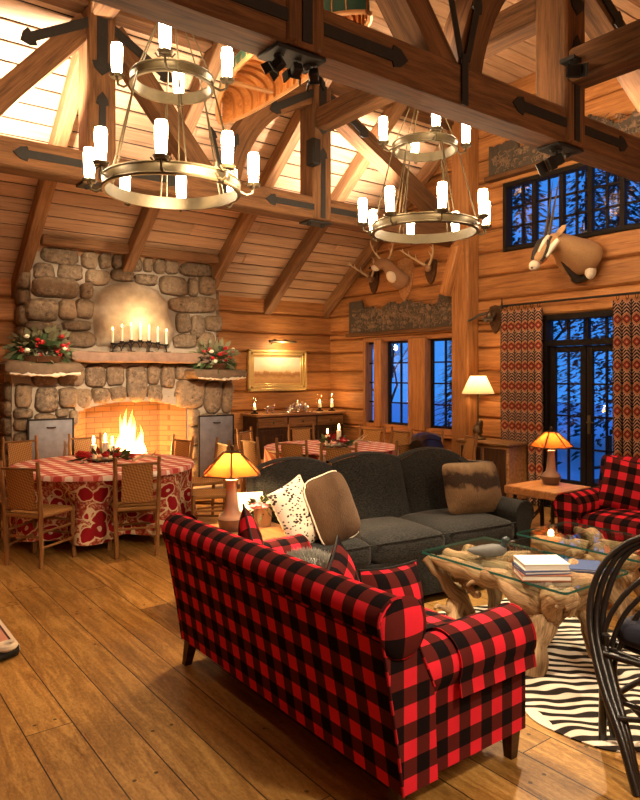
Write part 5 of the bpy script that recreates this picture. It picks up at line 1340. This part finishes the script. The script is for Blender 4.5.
throw_pillow('throw_pillow', M['furl'], 'tan hide pillow leaning at the left end of the charcoal sofa', (2.86, 3.66, .725), (-.34, -.16, rad(12)), .44, .50, .17, 'charcoal sofa pillows', M['cream'], rnd=.2)
th = throw_pillow('throw_pillow', M['spot'], 'cream spotted pillow with a fold, left of the tan hide pillow on the charcoal sofa', (2.60, 3.70, .705), (-.34, -.28, rad(16)), .36, .46, .14, 'charcoal sofa pillows')
# dark leather chair behind it
lc = thing('leather_chair', 'dark leather chair whose rounded back shows behind the right end of the charcoal sofa', 'chair', (5.75, 5.15, 0), rad(200))
b = MB(); b.grid(lambda u, v: (.34 * (u * 2 - 1) * (1 - .18 * v ** 3), -.22 - .12 * v - .08 * (u * 2 - 1) ** 2 * -1, .42 + .48 * v * (1 - .10 * abs(u * 2 - 1) ** 3)), 14, 10); b.grid(lambda u, v: (.36 * (u * 2 - 1) * (1 - .18 * v ** 3), -.34 - .12 * v + .08 * (u * 2 - 1) ** 2, .40 + .50 * v * (1 - .10 * abs(u * 2 - 1) ** 3)), 14, 10)
b.tube([(.36 * (u * 2 - 1) * .83, -.40 + .08 * (u * 2 - 1) ** 2, .905 - .05 * abs(u * 2 - 1) ** 3) for u in [i / 12 for i in range(13)]], .07, 8); part('backrest', b, M['leather'], lc)
b = MB(); cushion(b, (0, .05, .38), (.62, .58, .16), crown=.02); part('seat', b, M['leather'], lc)
for s in (-1, 1):
    b = MB(); cushion(b, (s * .36, .02, .45), (.12, .62, .40), crown=0); part('arm', b, M['leather'], lc)
    for y in (-.28, .28): b = MB(); b.box((s * .3, y, .15), (.05, .05, .30)); part('leg', b, M['darkwood'], lc)

# ------------------------------------------------------------------ end tables, lamps and small things
et = thing('end_table', 'brown wooden end table with red sides between the two sofas', 'end table', (2.34, 3.93, 0))
b = MB(); b.box((2.34, 3.93, .585), (.54, .60, .03), bev=.008); part('top', b, M['slab'], et, world=True)
b = MB(); b.box((2.34, 3.93, .515), (.50, .56, .11), bev=.006); part('apron', b, M['redtrunk'], et, 'red lacquered apron', world=True)
b = MB()
for i in range(13): b.box((2.12 + .036 * i, 3.647, .515), (.008, .006, .09))
for i in range(13): b.box((2.593, 3.71 + .036 * i, .515), (.006, .008, .09))
part('carved_bars', b, M['darkwood'], et, world=True)
for x in (2.12, 2.56):
    for y in (3.68, 4.18): b = MB(); b.box((x, y, .23), (.05, .05, .46), bev=.006); part('leg', b, M['darkwood'], et, world=True)
def mica_lamp(label, loc, s=1.0):
    t = thing('table_lamp', label, 'lamp', loc, 0, 'mica shade table lamps')
    b = MB(); b.lathe([(0, 0), (.075, 0), (.080, .015), (.095, .06), (.098, .085), (.085, .11), (.055, .135), (.047, .18), (.038, .27), (.034, .33), (.042, .345), (.042, .355), (0, .36)], n=28); part('pottery_base', b, M['pottery'], t)
    b = MB(); b.lathe([(.0, -.001 + .001), (.077, .001), (.082, .016), (.097, .058), (.100, .085), (.0985, .0855)], n=28); part('glaze_band', b, M['pottery2'], t, 'dark brown glazed foot')
    b = MB(); b.tube([(0, 0, .35), (0, 0, .585)], .006, 6); b.lathe([(0, .355), (.03, .355), (.02, .385), (0, .39)], n=12); part('stem', b, M['brass'], t)
    b = MB(); b.ball((0, 0, .435), (.022, .022, .032), 10, 8); part('bulb', b, M['lbulb'], t)
    n = 6; R0, R1, Z0, Z1 = .225, .062, .395, .545; vs = []; b = MB()
    for k in range(n):
        a, c = 2 * PI * k / n, 2 * PI * (k + 1) / n
        b.add([(R0 * cos(a), R0 * sin(a), Z0), (R0 * cos(c), R0 * sin(c), Z0), (R1 * cos(c), R1 * sin(c), Z1), (R1 * cos(a), R1 * sin(a), Z1)], [(0, 1, 2, 3)])
    sh = part('mica_shade', b, M['mica'], t, 'glowing amber mica shade', angle=5)
    for k in range(n):
        a, c = 2 * PI * k / n, 2 * PI * (k + 1) / n; b = MB()
        b.tube([(R0 * cos(a), R0 * sin(a), Z0), (R1 * cos(a), R1 * sin(a), Z1)], .008, 6); b.tube([(R0 * cos(a), R0 * sin(a), Z0), (R0 * cos(c), R0 * sin(c), Z0)], .006, 6); part('rib', b, M['bronze'], sh)
    b = MB(); b.lathe([(0, .56), (.035, .555), (.068, .545), (.066, .54), (0, .54)], n=6); b.lathe([(0, .565), (.012, .57), (.016, .59), (0, .605)], n=10); part('cap', b, M['bronze'], t)
    return t
M['lbulb'] = emit('lamp_bulb', (1, .62, .28), 230)
l1 = mica_lamp('amber mica lamp on the end table behind the loveseat', (2.25, 3.98, .60)); l1.scale = (.96, .96, .96)
ETZ = .52
l2 = dup(l1, (6.05, 4.10, ETZ), .3, 'amber mica lamp on the slab end table by the french door', scale=.98)
# flower pot and card on the first end table
fpt = thing('potted_flowers', 'small flower pot with pink blooms beside the lit lamp', 'flower pot', (2.49, 3.97, .60), 0)
b = MB(); b.lathe([(0, 0), (.055, 0), (.068, .13), (.062, .13), (.055, .10), (0, .10)], n=20); part('pot', b, M['pottery'], fpt)
b = MB(); leafblob(b, (0, 0, .13), (.07, .07, .05), 45, .06, random.Random(2)); part('foliage', b, M['leaf'], fpt)
for x, y, z, m in ((-.05, -.03, .15, 'pink'), (-.02, -.06, .14, 'pink'), (-.07, .0, .14, 'pink'), (.03, -.04, .15, 'cream'), (.06, -.01, .14, 'pink'), (.0, 0, .18, 'cream'), (.05, .03, .17, 'leaf')):
    b = MB(); rose(b, (x, y, z), .03); part('flower', b, M[m], fpt, {'pink': 'pink flower', 'cream': 'cream flower', 'leaf': 'green bud'}[m])
b = MB(); b.box((2.47, 4.12, .705), (.20, .02, .21), Euler((-.12, 0, -.35)).to_matrix(), .003)
single('greeting_card', b, M['paper'], 'pale grey card standing behind the flower pot', 'card', (2.47, 4.12, .60))
st = thing('end_table', 'square slab topped end table with twig base by the french door', 'end table', (5.93, 4.06, 0))
b = MB(); b.box((5.93, 4.06, ETZ - .04), (.62, .60, .08), bev=.01, axis=0); part('top', b, M['slab'], st, world=True)
rs = random.Random(6)
for k in range(4):
    sx, sy = ((-1, -1), (1, -1), (1, 1), (-1, 1))[k]; b = MB(); p = Vector((5.93 + sx * .23, 4.06 + sy * .22, 0)); b.tube([p, p + V(.01, .01, .15), p + V(-.01, .0, .3), p + V(0, 0, ETZ - .075)], [.022, .02, .02, .02], 8, bump=.2); part('leg', b, M['willow'], st, world=True)
for k in range(22):
    sd = k % 4; u, v = rs.uniform(-.22, .22), rs.uniform(-.22, .22); z0, z1 = rs.uniform(.02, .2), rs.uniform(.25, .43)
    f = lambda q: (5.93 + (q if sd < 2 else (.23 if sd == 2 else -.23)), 4.06 + ((-.22 if sd == 0 else .22) if sd < 2 else q)); p, q = f(u), f(v); b = MB()
    b.tube([(*p, z0), ((p[0] + q[0]) / 2 + rs.uniform(-.03, .03), (p[1] + q[1]) / 2 + rs.uniform(-.03, .03), (z0 + z1) / 2), (*q, z1)], [.010, .009, .006], 6); part('twig', b, M['willow'], st, world=True)

# ------------------------------------------------------------------ plaid armchair at the right
ac = thing('armchair', 'red and black check armchair at the right edge facing the coffee table', 'armchair', (5.02, 2.86, 0), rad(-88))
HA = .50   # local: x across, y depth (front at y=0)
b = MB(); b.box((0, .44, .22), (2 * HA - .1, .84, .24), bev=.015); part('seat_base', b, M['plaid'], ac)
b = MB(); cushion(b, (0, .36, .41), (2 * HA - .42, .68, .17), crown=.03, corner=.3); part('seat_cushion', b, M['plaid'], ac, angle=60)
for s in (-1, 1):
    prof = arm_profile(s * HA, -s, .10, .545, .115, s * (HA - .21)); b = MB(); b.prism(prof, 0, .82, lambda a, p, q: (p, a, q)); part('arm', b, M['plaid'], ac, angle=50)
    b = MB(); piping(b, [(p, -.003, q) for p, q in prof[1:22]], .006); part('piping', b, M['plaid_s'], ac)
bp2 = [(.66, .12), (.62, .45), (.70, .80)] + [(.785 + px, .83 + pz) for px, pz in arc(0, 0, .085, 170, -20, 12)] + [(.90, .5), (.88, .12)]
b = MB(); b.prism(bp2, -HA + .03, HA - .03, lambda a, p, q: (a, p, q)); part('back', b, M['plaid'], ac, angle=50)
for x in (-HA + .1, HA - .1):
    for y in (.06, .82): b = MB(); b.box((x, y, .055), (.05, .05, .11)); part('leg', b, M['darkwood'], ac)
throw_pillow('throw_pillow', M['plaid'], 'buffalo check pillow leaning in the corner of the armchair', (5.50, 2.98, .70), (-.28, .2, rad(-60)), .44, .44, .17, None, M['black'])

# ------------------------------------------------------------------ driftwood coffee tables with glass tops
def drift(mb, pts, rr, n=12, bump=.6, flat=1.0):
    P = [Vector(p) for p in pts]; out = []; ro = []
    for i in range(len(P) - 1):
        a, c = P[max(i - 1, 0)], P[min(i + 2, len(P) - 1)]
        for k in range(5):
            u = k / 5; u2, u3 = u * u, u * u * u
            q = .5 * ((2 * P[i]) + (-a + P[i + 1]) * u + (2 * a - 5 * P[i] + 4 * P[i + 1] - c) * u2 + (-a + 3 * P[i] - 3 * P[i + 1] + c) * u3)
            out.append(q); ro.append(rr[i] + (rr[i + 1] - rr[i]) * u)
    out.append(P[-1]); ro.append(rr[-1])
    if bump > .3: out = [p + Vector((nz(p * 9), nz(p * 9 + V(5, 0, 0)), nz(p * 9 + V(0, 7, 0)))) * .022 for p in out]
    mb.tube(out, ro, n, bump=bump, flat=flat)
GZ = .47
def glass_top(t, x0, x1, y0, y1, rc=.03):
    P = []
    for cx, cy, a0 in ((x1 - rc, y1 - rc, 0), (x0 + rc, y1 - rc, 90), (x0 + rc, y0 + rc, 180), (x1 - rc, y0 + rc, 270)): P += arc(cx, cy, rc, a0, a0 + 90, 5)
    b = MB(); n = len(P)
    b.add([(x, y, GZ) for x, y in P] + [(x, y, GZ + .014) for x, y in P], [tuple(range(n - 1, -1, -1)), tuple(range(n, 2 * n))]); g = part('glass_top', b, M['tglass'], t, world=True)
    b = MB(); b.add([(x, y, GZ) for x, y in P] + [(x, y, GZ + .014) for x, y in P], [(i, (i + 1) % n, n + (i + 1) % n, n + i) for i in range(n)]); part('polished_edge', b, M['gedge'], g, 'green polished glass edge', world=True, angle=60)
ct = thing('coffee_table', 'glass topped driftwood coffee table carrying the books and duck decoy', 'coffee table', (3.5, 2.62, 0), 0, 'driftwood coffee tables')
glass_top(ct, 3.20, 3.86, 2.08, 3.16)
roots = [([(3.16, 2.25, .0), (3.23, 2.28, .13), (3.33, 2.29, .27), (3.43, 2.28, .40)], [.055, .065, .095, .15]),
 ([(3.34, 2.28, .34), (3.29, 2.17, .41), (3.33, 2.10, .455)], [.10, .07, .03]), ([(3.36, 2.32, .34), (3.27, 2.46, .41), (3.23, 2.66, .45)], [.11, .075, .04]), ([(3.40, 2.28, .36), (3.56, 2.20, .42), (3.72, 2.14, .455)], [.12, .08, .03]), ([(3.45, 2.30, .36), (3.64, 2.36, .43), (3.80, 2.40, .455)], [.11, .07, .03]),
 ([(3.62, 2.15, .0), (3.60, 2.20, .2), (3.52, 2.26, .38)], [.032, .04, .07]), ([(3.76, 2.62, .0), (3.66, 2.52, .2), (3.50, 2.40, .40)], [.035, .045, .08]),
 ([(3.44, 2.38, .38), (3.46, 2.62, .42), (3.42, 2.86, .40), (3.36, 3.08, .45)], [.10, .07, .07, .04]), ([(3.36, 2.50, .41), (3.25, 2.80, .42), (3.26, 3.1, .455)], [.055, .055, .03]),
 ([(3.24, 3.12, .45), (3.30, 3.02, .30), (3.38, 2.94, .15), (3.46, 2.90, .0)], [.04, .045, .05, .04]), ([(3.22, 2.90, .0), (3.32, 2.96, .14), (3.44, 3.0, .28), (3.60, 3.06, .455)], [.045, .05, .05, .04]),
 ([(3.74, 2.96, .0), (3.66, 2.92, .22), (3.56, 2.86, .40)], [.04, .05, .06]), ([(3.46, 2.85, .40), (3.64, 2.80, .43), (3.80, 2.74, .45)], [.06, .05, .02]), ([(3.28, 2.95, .12), (3.20, 2.98, .17), (3.15, 2.97, .16)], [.025, .02, .01]), ([(3.36, 2.86, .3), (3.28, 2.74, .28), (3.23, 2.70, .31)], [.03, .022, .008]), ([(3.44, 2.95, .0), (3.44, 3.02, .2), (3.40, 3.0, .38)], [.05, .05, .06])]
rs = random.Random(77)
for k in range(7):
    x, y = 3.30 + .33 * rs.random(), 2.14 + .30 * rs.random(); roots.append(([(x, y, .30 + .05 * rs.random()), (x + rs.uniform(-.04, .04), y - .02, .38), (x + rs.uniform(-.09, .09), y + rs.uniform(-.09, .05), .455)], [.045, .04, .014]))
for P, r_ in roots:
    b = MB(); drift(b, P, r_); part('driftwood_root', b, M['drift'], ct, world=True, angle=70)
rs = random.Random(31)
b = MB()
for k in range(60):
    x, y = rs.uniform(3.26, 3.75), rs.uniform(2.12, 3.05); p = Vector((x, y, rs.uniform(.36, .43))); d = Vector((rs.uniform(-1, 1), rs.uniform(-1, 1), rs.uniform(-.4, .2))) * .12
    drift(b, [p, p + d * .6 + V(0, 0, .012), p + d], [.035, .026, .008], 7)
part('root_tangle', b, M['drift'], ct, world=True, angle=70, kind='stuff')
ct2 = thing('coffee_table', 'second glass topped driftwood table in front of the check armchair', 'coffee table', (4.42, 2.62, 0), 0, 'driftwood coffee tables')
glass_top(ct2, 4.12, 4.78, 2.15, 3.10)
for P, r_ in [([(4.22, 2.9, 0), (4.30, 2.8, .2), (4.34, 2.66, .38)], [.05, .06, .09]), ([(4.24, 2.3, 0), (4.30, 2.42, .2), (4.36, 2.56, .38)], [.05, .06, .09]), ([(4.70, 2.85, 0), (4.58, 2.75, .2), (4.44, 2.64, .38)], [.05, .06, .09]), ([(4.68, 2.3, 0), (4.56, 2.42, .22), (4.44, 2.56, .38)], [.05, .06, .08]),
              ([(4.34, 2.66, .38), (4.24, 2.84, .42), (4.20, 3.0, .45)], [.09, .07, .03]), ([(4.36, 2.56, .38), (4.26, 2.36, .42), (4.22, 2.22, .45)], [.09, .07, .03]), ([(4.42, 2.6, .38), (4.6, 2.76, .43), (4.7, 2.96, .45)], [.09, .06, .03]), ([(4.42, 2.6, .38), (4.6, 2.4, .42), (4.7, 2.26, .45)], [.09, .06, .03])]:
    b = MB(); drift(b, P, r_); part('driftwood_root', b, M['drift'], ct2, world=True, angle=70)
b = MB()
for k in range(26):
    x, y = rs.uniform(4.18, 4.66), rs.uniform(2.2, 3.02); p = Vector((x, y, rs.uniform(.34, .42))); d = Vector((rs.uniform(-1, 1), rs.uniform(-1, 1), rs.uniform(-.1, .25))) * .10
    drift(b, [p, p + d * .6 + V(0, 0, .012), p + d], [.040, .028, .008], 7)
part('root_tangle', b, M['drift'], ct2, world=True, angle=70, kind='stuff')
GT = GZ + .014
def book(c, w, d, h, rz, cover, label):
    t = thing('book', label, 'book', c, rz, 'books on the coffee table')
    b = MB(); b.box((0, 0, .003), (w, d, .005)); b.box((0, 0, h - .003), (w, d, .005)); b.box((-w / 2 + .003, 0, h / 2), (.005, d, h)); part('cover', b, cover, t)
    b = MB(); b.box((.002, 0, h / 2), (w - .012, d - .012, h - .010)); part('pages', b, M['paper'], t)
book((3.36, 2.34, GT), .21, .28, .034, rad(-128), M['bookred'], 'rust covered book at the bottom of the stack on the glass')
book((3.365, 2.345, GT + .034), .20, .27, .022, rad(-122), M['bookblue'], 'blue book in the middle of the stack on the glass')
book((3.37, 2.35, GT + .056), .20, .26, .036, rad(-125), M['bookwhite'], 'white book on top of the stack on the glass')
book((3.70, 2.32, GT), .22, .28, .016, rad(-140), M['bookblue'], 'thin blue book lying right of the stack on the glass')
dk = thing('duck_decoy', 'grey duck decoy with a dark head on the glass coffee table', 'decoy', (3.45, 2.78, GT), rad(-40)); dk.scale = (.85, .85, .85)
b = MB(); b.tube([(-.17, 0, .05), (-.12, 0, .045), (-.05, 0, .045), (.03, 0, .05), (.09, 0, .055), (.12, 0, .06)], [.006, .03, .046, .05, .038, .015], 12, flat=1.15); part('body', b, M['duckgrey'], dk)
b = MB(); b.tube([(.085, 0, .07), (.10, 0, .10), (.105, 0, .12)], [.028, .022, .022], 10); b.ball((.115, 0, .128), (.034, .026, .027), 12, 9); part('head', b, M['duckdark'], dk)
b = MB(); b.ball((.160, 0, .120), (.024, .013, .007), 10, 6); part('bill', b, M['horn'], dk)

# ------------------------------------------------------------------ rugs
Z = [(2.80, 2.06), (2.73, 1.92), (2.745, 1.70), (2.80, 1.57), (2.95, 1.48), (3.10, 1.44), (3.20, 1.52), (3.30, 1.62), (3.55, 1.60), (3.85, 1.62), (4.05, 1.5), (4.25, 1.55), (4.20, 1.8), (4.10, 2.1), (4.12, 2.6), (4.25, 2.95), (4.15, 3.15), (3.9, 3.1), (3.6, 3.2), (3.3, 3.25), (3.05, 3.28), (2.88, 3.2), (2.86, 3.05), (2.98, 2.85), (3.0, 2.6), (2.95, 2.35), (2.90, 2.18)]
def smooth_poly(P, n=5):
    out = []; N = len(P)
    for i in range(N):
        a, b_, c, d = [Vector(P[(i + k) % N]) for k in (-1, 0, 1, 2)]
        for k in range(n):
            u = k / n; out.append(.5 * ((2 * b_) + (-a + c) * u + (2 * a - 5 * b_ + 4 * c - d) * u * u + (-a + 3 * b_ - 3 * c + d) * u ** 3))
    return out
Pz = smooth_poly(Z); n = len(Pz); b = MB(); cc = Vector((3.45, 2.35))
b.add([(p.x, p.y, .002) for p in Pz] + [(p.x, p.y, .008) for p in Pz], [(i, (i + 1) % n, n + (i + 1) % n, n + i) for i in range(n)] + [tuple(range(n, 2 * n))])
zr = single('zebra_hide_rug', b, M['zebra'], 'black and white zebra hide rug under the coffee tables', 'rug', (3.45, 2.35, .002))
t = thing('kilim_rug', 'patterned red kilim rug whose corner shows at the left edge', 'rug', (1.0, 4.36, 0))
b = MB(); b.box((-.9, .85, .006), (1.8, 1.7, .010)); part('weave', b, M['kilim'], t)
b = MB(); rs = random.Random(5)
for k in range(90):
    x = -1.79 + 1.78 * k / 89; b.tube([(x, 0, .008), (x + rs.uniform(-.01, .01), -.03, .008), (x + rs.uniform(-.015, .015), -.06, .004)], .003, 4)
part('fringe', b, M['hide_white'], t)
t = thing('slipper', 'black slipper with a white fleece cuff beside the kilim rug corner', 'shoe', (.84, 4.19, 0), rad(200))
b = MB(); b.grid(lambda u, v: (.13 * (v * 2 - 1), .045 * cos(2 * PI * u) * (1 - .9 * abs(v * 2 - 1) ** 4) ** .5, max(0, .035 + .035 * sin(2 * PI * u) * (1 - .5 * v))), 14, 12, cu=True); part('shoe', b, M['black'], t)
b = MB(); b.tube([(-.06 + .045 * cos(a), .04 * sin(a), .075) for a in [2 * PI * i / 12 for i in range(12)]], .02, 7, closed=True, bump=.4); part('fleece_cuff', b, M['whitefur'], t, 'white fleece cuff')

# ------------------------------------------------------------------ black bent-willow chair at the right edge
wc = thing('bent_willow_chair', 'black bent willow armchair at the lower right edge of the photo', 'chair', (3.0, 1.35, 0))
def mir(p, s): return (3.06 + (p[0] - 3.06) * (1 if s < 0 else -1), p[1], p[2])
for s in (-1, 1):
    for k in range(3):
        o = .024 * k
        P = [(2.575 + o, 1.36 + .01 * k, 0), (2.63 + o, 1.46, .17), (2.70 + o, 1.58 - .012 * k, .32), (2.775 + o, 1.68 - o * .6, .50), (2.83 + o, 1.705 - o, .66), (2.885 + o, 1.67 - o, .80), (2.95 + o * .6, 1.58 - o * .6, .90 - o * .3), (3.0, 1.44 - o * .3, .95 - o * .5), (2.99, 1.27, .97 - o), (2.93 - o * .2, 1.12, .92 - o)]
        b = MB(); drift(b, [mir(p, s) for p in P], [.019, .018, .016, .015, .014, .013, .013, .013, .012, .012], 7, .15); part('arm_hoop', b, M['willow'], wc, world=True, angle=70)
    for k in range(3):
        o = .04 * k
        P = [(2.86 + o * .3, 1.62 - o * .2, .03 if not k else .2), (2.80 + o * .6, 1.64 - o * .4, .36), (2.84 + o, 1.62 - o, .58), (2.93 + o, 1.5 - o, .76 - o), (2.99, 1.36 - o, .74 - o), (2.98, 1.2, .60 - o)]
        b = MB(); drift(b, [mir(p, s) for p in P], [.015, .013, .012, .012, .011, .011], 7, .15); part('inner_hoop', b, M['willow'], wc, world=True, angle=70)
    for (p, q, r_) in [((2.84, 1.66, 0), (2.80, 1.62, .50), .019), ((2.82, 1.06, 0), (2.84, 1.02, .46), .019), ((2.80, 1.64, .22), (2.82, 1.04, .24), .012), ((2.78, 1.63, .42), (2.82, 1.03, .42), .015), ((2.66, 1.50, .22), (2.82, 1.06, .30), .012), ((2.72, 1.60, .34), (2.95, 1.50, .10), .011)]:
        b = MB(); p, q = Vector(mir(p, s)), Vector(mir(q, s)); drift(b, [p, p.lerp(q, .5) + V(.01, .01, 0), q], [r_, r_ * .95, r_ * .9], 7, .15); part('pole', b, M['willow'], wc, world=True, angle=70)
for y, z in ((1.63, .42), (1.62, .20), (1.04, .40), (1.05, .2)):
    b = MB(); drift(b, [(2.78, y, z), (3.06, y + .01, z + .005), (3.34, y, z)], [.014] * 3, 7, .15); part('stretcher', b, M['willow'], wc, world=True, angle=70)
for k in range(7):
    x = 2.82 + .48 * k / 6; b = MB(); drift(b, [(x, 1.66, .435), (x, 1.35, .42), (x, 1.06, .43), (x + (x - 3.06) * .15, .96, .80), (x + (x - 3.06) * .1, .93, 1.02 - abs(x - 3.06) * .4)], [.012] * 5, 6, .15); part('slat', b, M['willow'], wc, world=True, angle=70)
for k in range(2):
    b = MB(); drift(b, [(2.80 + .03 * k, 1.05, .4), (2.76 + .03 * k, .98, .7), (2.86 + .03 * k, .94, .98 - .03 * k), (3.06, .92, 1.08 - .03 * k), (3.26 - .03 * k, .94, .98 - .03 * k), (3.36 - .03 * k, .98, .7), (3.32 - .03 * k, 1.05, .4)], [.015] * 7, 7, .15); part('back_hoop', b, M['willow'], wc, world=True, angle=70)
b = MB(); cushion(b, (3.07, 1.36, .50), (.44, .52, .10), crown=.025, corner=.4)
single('seat_cushion', b, M['navy'], 'dark navy cushion on the black willow chair', 'cushion', (3.07, 1.36, .45), angle=70)

# ------------------------------------------------------------------ outside at dusk
b = MB(); b.box((24, 4, -.35), (33, 60, .1)); so = struct('ground_snow', b, M['snow']); so.name = 'snowy_ground'
def conifer(x, y, h, label, seed, N=2600):
    rs = random.Random(seed); t = thing('conifer_tree', label, 'tree', (x, y, -.3), 0, 'trees outside the windows')
    b = MB(); b.tube([(0, 0, 0), (.03, 0, h * .5), (0, 0, h * .97)], [.14, .09, .02], 7); part('trunk', b, M['bark'], t)
    b = MB()
    for i in range(N):
        u = rs.random() ** .9; z = .1 * h + .88 * h * u; R = (1 - u) * h * .24 + .10; a = rs.uniform(0, 2 * PI); q = R * rs.uniform(.2, 1); c = Vector((cos(a) * q, sin(a) * q, z - q * .35))
        d = Vector((cos(a), sin(a), -.35)) * rs.uniform(.12, .30); s = Vector((-sin(a), cos(a), 0)) * rs.uniform(.03, .07); b.add([c - s, c + d * .6 - s * .5, c + d, c + d * .6 + s * .5, c + s], [(0, 1, 2, 3, 4)])
    part('needles', b, M['treeleaf'], t)
def bare(x, y, h, label, seed):
    rs = random.Random(seed); t = thing('bare_tree', label, 'tree', (x, y, -.3), 0, 'trees outside the windows'); b = MB()
    def br(p, d, L, r_, k):
        q = p + d * L; b.tube([p, p.lerp(q, .5) + Vector((rs.gauss(0, .04), rs.gauss(0, .04), 0)) * L, q], [r_, r_ * .8, r_ * .6], 5, caps=False)
        if k:
            for i in range(3): br(p.lerp(q, rs.uniform(.45, 1)), (d + Vector((rs.gauss(0, .6), rs.gauss(0, .6), rs.gauss(.15, .3)))).normalized(), L * rs.uniform(.55, .8), r_ * .55, k - 1)
    br(Vector((0, 0, 0)), Vector((0, 0, 1)), h * .33, .08, 5); part('branches', b, M['bark'], t)
conifer(15.5, 18.6, 4.4, 'dark conifer outside beyond the narrow casement', 2, 900); conifer(14.5, 12.9, 3.0, 'small dark conifer outside the middle casement', 1, 700)
conifer(15.0, 11.0, 8.6, 'dense dark conifer outside the left end of the high window', 4); conifer(17, 10.4, 9.8, 'tall dark conifer outside the second bay of the high window', 7); conifer(14.2, 7.9, 8.2, 'dense dark conifer outside the right part of the high window', 9); conifer(19, 9.0, 10.4, 'farthest tall conifer outside the high window', 12)
bare(12.0, 8.6, 6.5, 'bare tree outside the left half of the high window', 5); bare(12.5, 6.0, 6.2, 'bare tree outside the french door', 6); bare(14.5, 15.6, 6, 'bare tree outside the three casement window', 8)
# porch chair and lantern seen through the door
pc = thing('porch_chair', 'dark wooden porch chair outside the french door', 'chair', (8.9, 5.1, -.3), rad(80))
b = MB(); b.box((0, 0, .42), (.55, .5, .04)); part('seat', b, M['darkwood'], pc)
b = MB()
for k in range(5): b.box((-.22 + .11 * k, -.27, .75), (.07, .02, .62))
part('backrest', b, M['darkwood'], pc)
for x in (-.25, .25):
    for y in (-.24, .24): b = MB(); b.box((x, y, .3), (.05, .05, .6)); part('leg', b, M['darkwood'], pc)
    b = MB(); b.box((x, 0, .61), (.08, .56, .03)); part('armrest', b, M['darkwood'], pc)

# ------------------------------------------------------------------ light, camera
w = bpy.data.worlds.new('dusk'); bpy.context.scene.world = w; w.use_nodes = True; nt = w.node_tree; bg = nt.nodes['Background']
tc = nt.nodes.new('ShaderNodeTexCoord'); sp = nt.nodes.new('ShaderNodeSeparateXYZ'); rp = nt.nodes.new('ShaderNodeValToRGB'); nt.links.new(tc.outputs['Generated'], sp.inputs[0]); nt.links.new(sp.outputs[2], rp.inputs[0])
rp.color_ramp.elements[0].color = (.035, .24, .78, 1); rp.color_ramp.elements[1].color = (.02, .12, .55, 1); nt.links.new(rp.outputs[0], bg.inputs[0]); bg.inputs[1].default_value = .85
def light(name, loc, e, col=(1, .60, .27), r=.08, typ='POINT', rot=None, size=60, blend=.6):
    l = bpy.data.lights.new(name, typ); l.energy = e; l.color = col; l.shadow_soft_size = r
    if typ == 'SPOT': l.spot_size = rad(size); l.spot_blend = blend
    o = bpy.data.objects.new(name, l); C.objects.link(o); o.location = loc
    if rot is not None: o.rotation_euler = (Vector(rot) - Vector(loc)).to_track_quat('-Z', 'Y').to_euler()
    return o
WARM = (1, .63, .30)
# unseen fill lights added behind the viewer to brighten the room
light('rear_fill_light', (2.0, -.9, 2.7), 85, (1, .72, .44), .5); light('rear_fill_light', (5.0, -.3, 2.7), 70, (1, .72, .44), .5)
light('beam_and_fill_spot', (2.2, -.6, 3.8), 330, (1, .78, .54), .15, 'SPOT', (2.3, 2.6, .4), 52, .8)  # unseen fill spot added behind the viewer to light the loveseat, no fixture
# up-lights (unseen, added to brighten the roof), picture light, fire glow, beam spots
for x in (.5, 1.6, 3.47, 5.6): light('roof_fill_uplight', (x, YT2 + .04, 3.80), 430 if x < 2 else 250, (1, .84, .66), .06, 'SPOT', (x, YT2 + .62, 5.0), 125, .5)
for x in (.9, 3.47, 6.0): light('roof_fill_uplight', (x, YT1 + .25, 3.95), 30, (1, .74, .48), .06)
light('picture_lamp', (6.16, 9.14, 2.14), 14, (1, .70, .36), .05)
light('fire_glow', (3.55, 8.94, .60), 110, (1, .45, .12), .15)
light('table_lamp_glow', (2.25, 3.98, 1.035), 60, (1, .62, .28), .03); light('table_lamp_glow', (6.05, 4.10, .955), 26, (1, .62, .28), .03)
light('wall_lamp_glow', (6.95, 5.80, 1.52), 10, (1, .66, .34), .05)
light('mantel_candle_glow', (3.55, 8.66, 2.38), 7, (1, .68, .34), .12)
light('sideboard_candle_glow', (5.58, 9.0, 1.26), 2.5, (1, .6, .25), .03); light('sideboard_candle_glow', (7.0, 9.0, 1.3), 4, (1, .6, .25), .03)
light('centrepiece_glow', (2.47, 7.1, 1.02), 3, (1, .6, .25), .03)
light('beam_and_fill_spot', (2.07, YT1 - .1, 3.26), 1500, (1, .74, .48), .05, 'SPOT', (3.4, 8.9, 1.9), 34, .8)
light('beam_and_fill_spot', (2.31, YT1 - .1, 3.26), 300, (1, .76, .5), .05, 'SPOT', (2.9, 2.8, .4), 60, .7)
light('beam_and_fill_spot', (4.72, YT1 - .12, 3.22), 260, (1, .76, .5), .05, 'SPOT', (3.6, 2.6, .3), 62, .7)
cam = bpy.data.cameras.new('camera'); co = bpy.data.objects.new('camera', cam); C.objects.link(co)
yaw = math.atan2(507, 674)
co.location = (0, 0, 1.65); co.rotation_euler = (PI / 2, 0, -(PI / 2 - (PI / 2 - yaw)) )
cam.sensor_width = 36; cam.sensor_fit = 'AUTO'; cam.lens = 674 / 800 * 36; cam.shift_y = -26 / 800; cam.clip_start = .05; cam.clip_end = 200
bpy.context.scene.camera = co
vs = bpy.context.scene.view_settings; vs.view_transform = 'Standard'; vs.look = 'None'; vs.gamma = 1; vs.use_curve_mapping = False; vs.exposure = 0.68
bpy.context.scene.cycles.max_bounces = 8; bpy.context.scene.cycles.transparent_max_bounces = 24
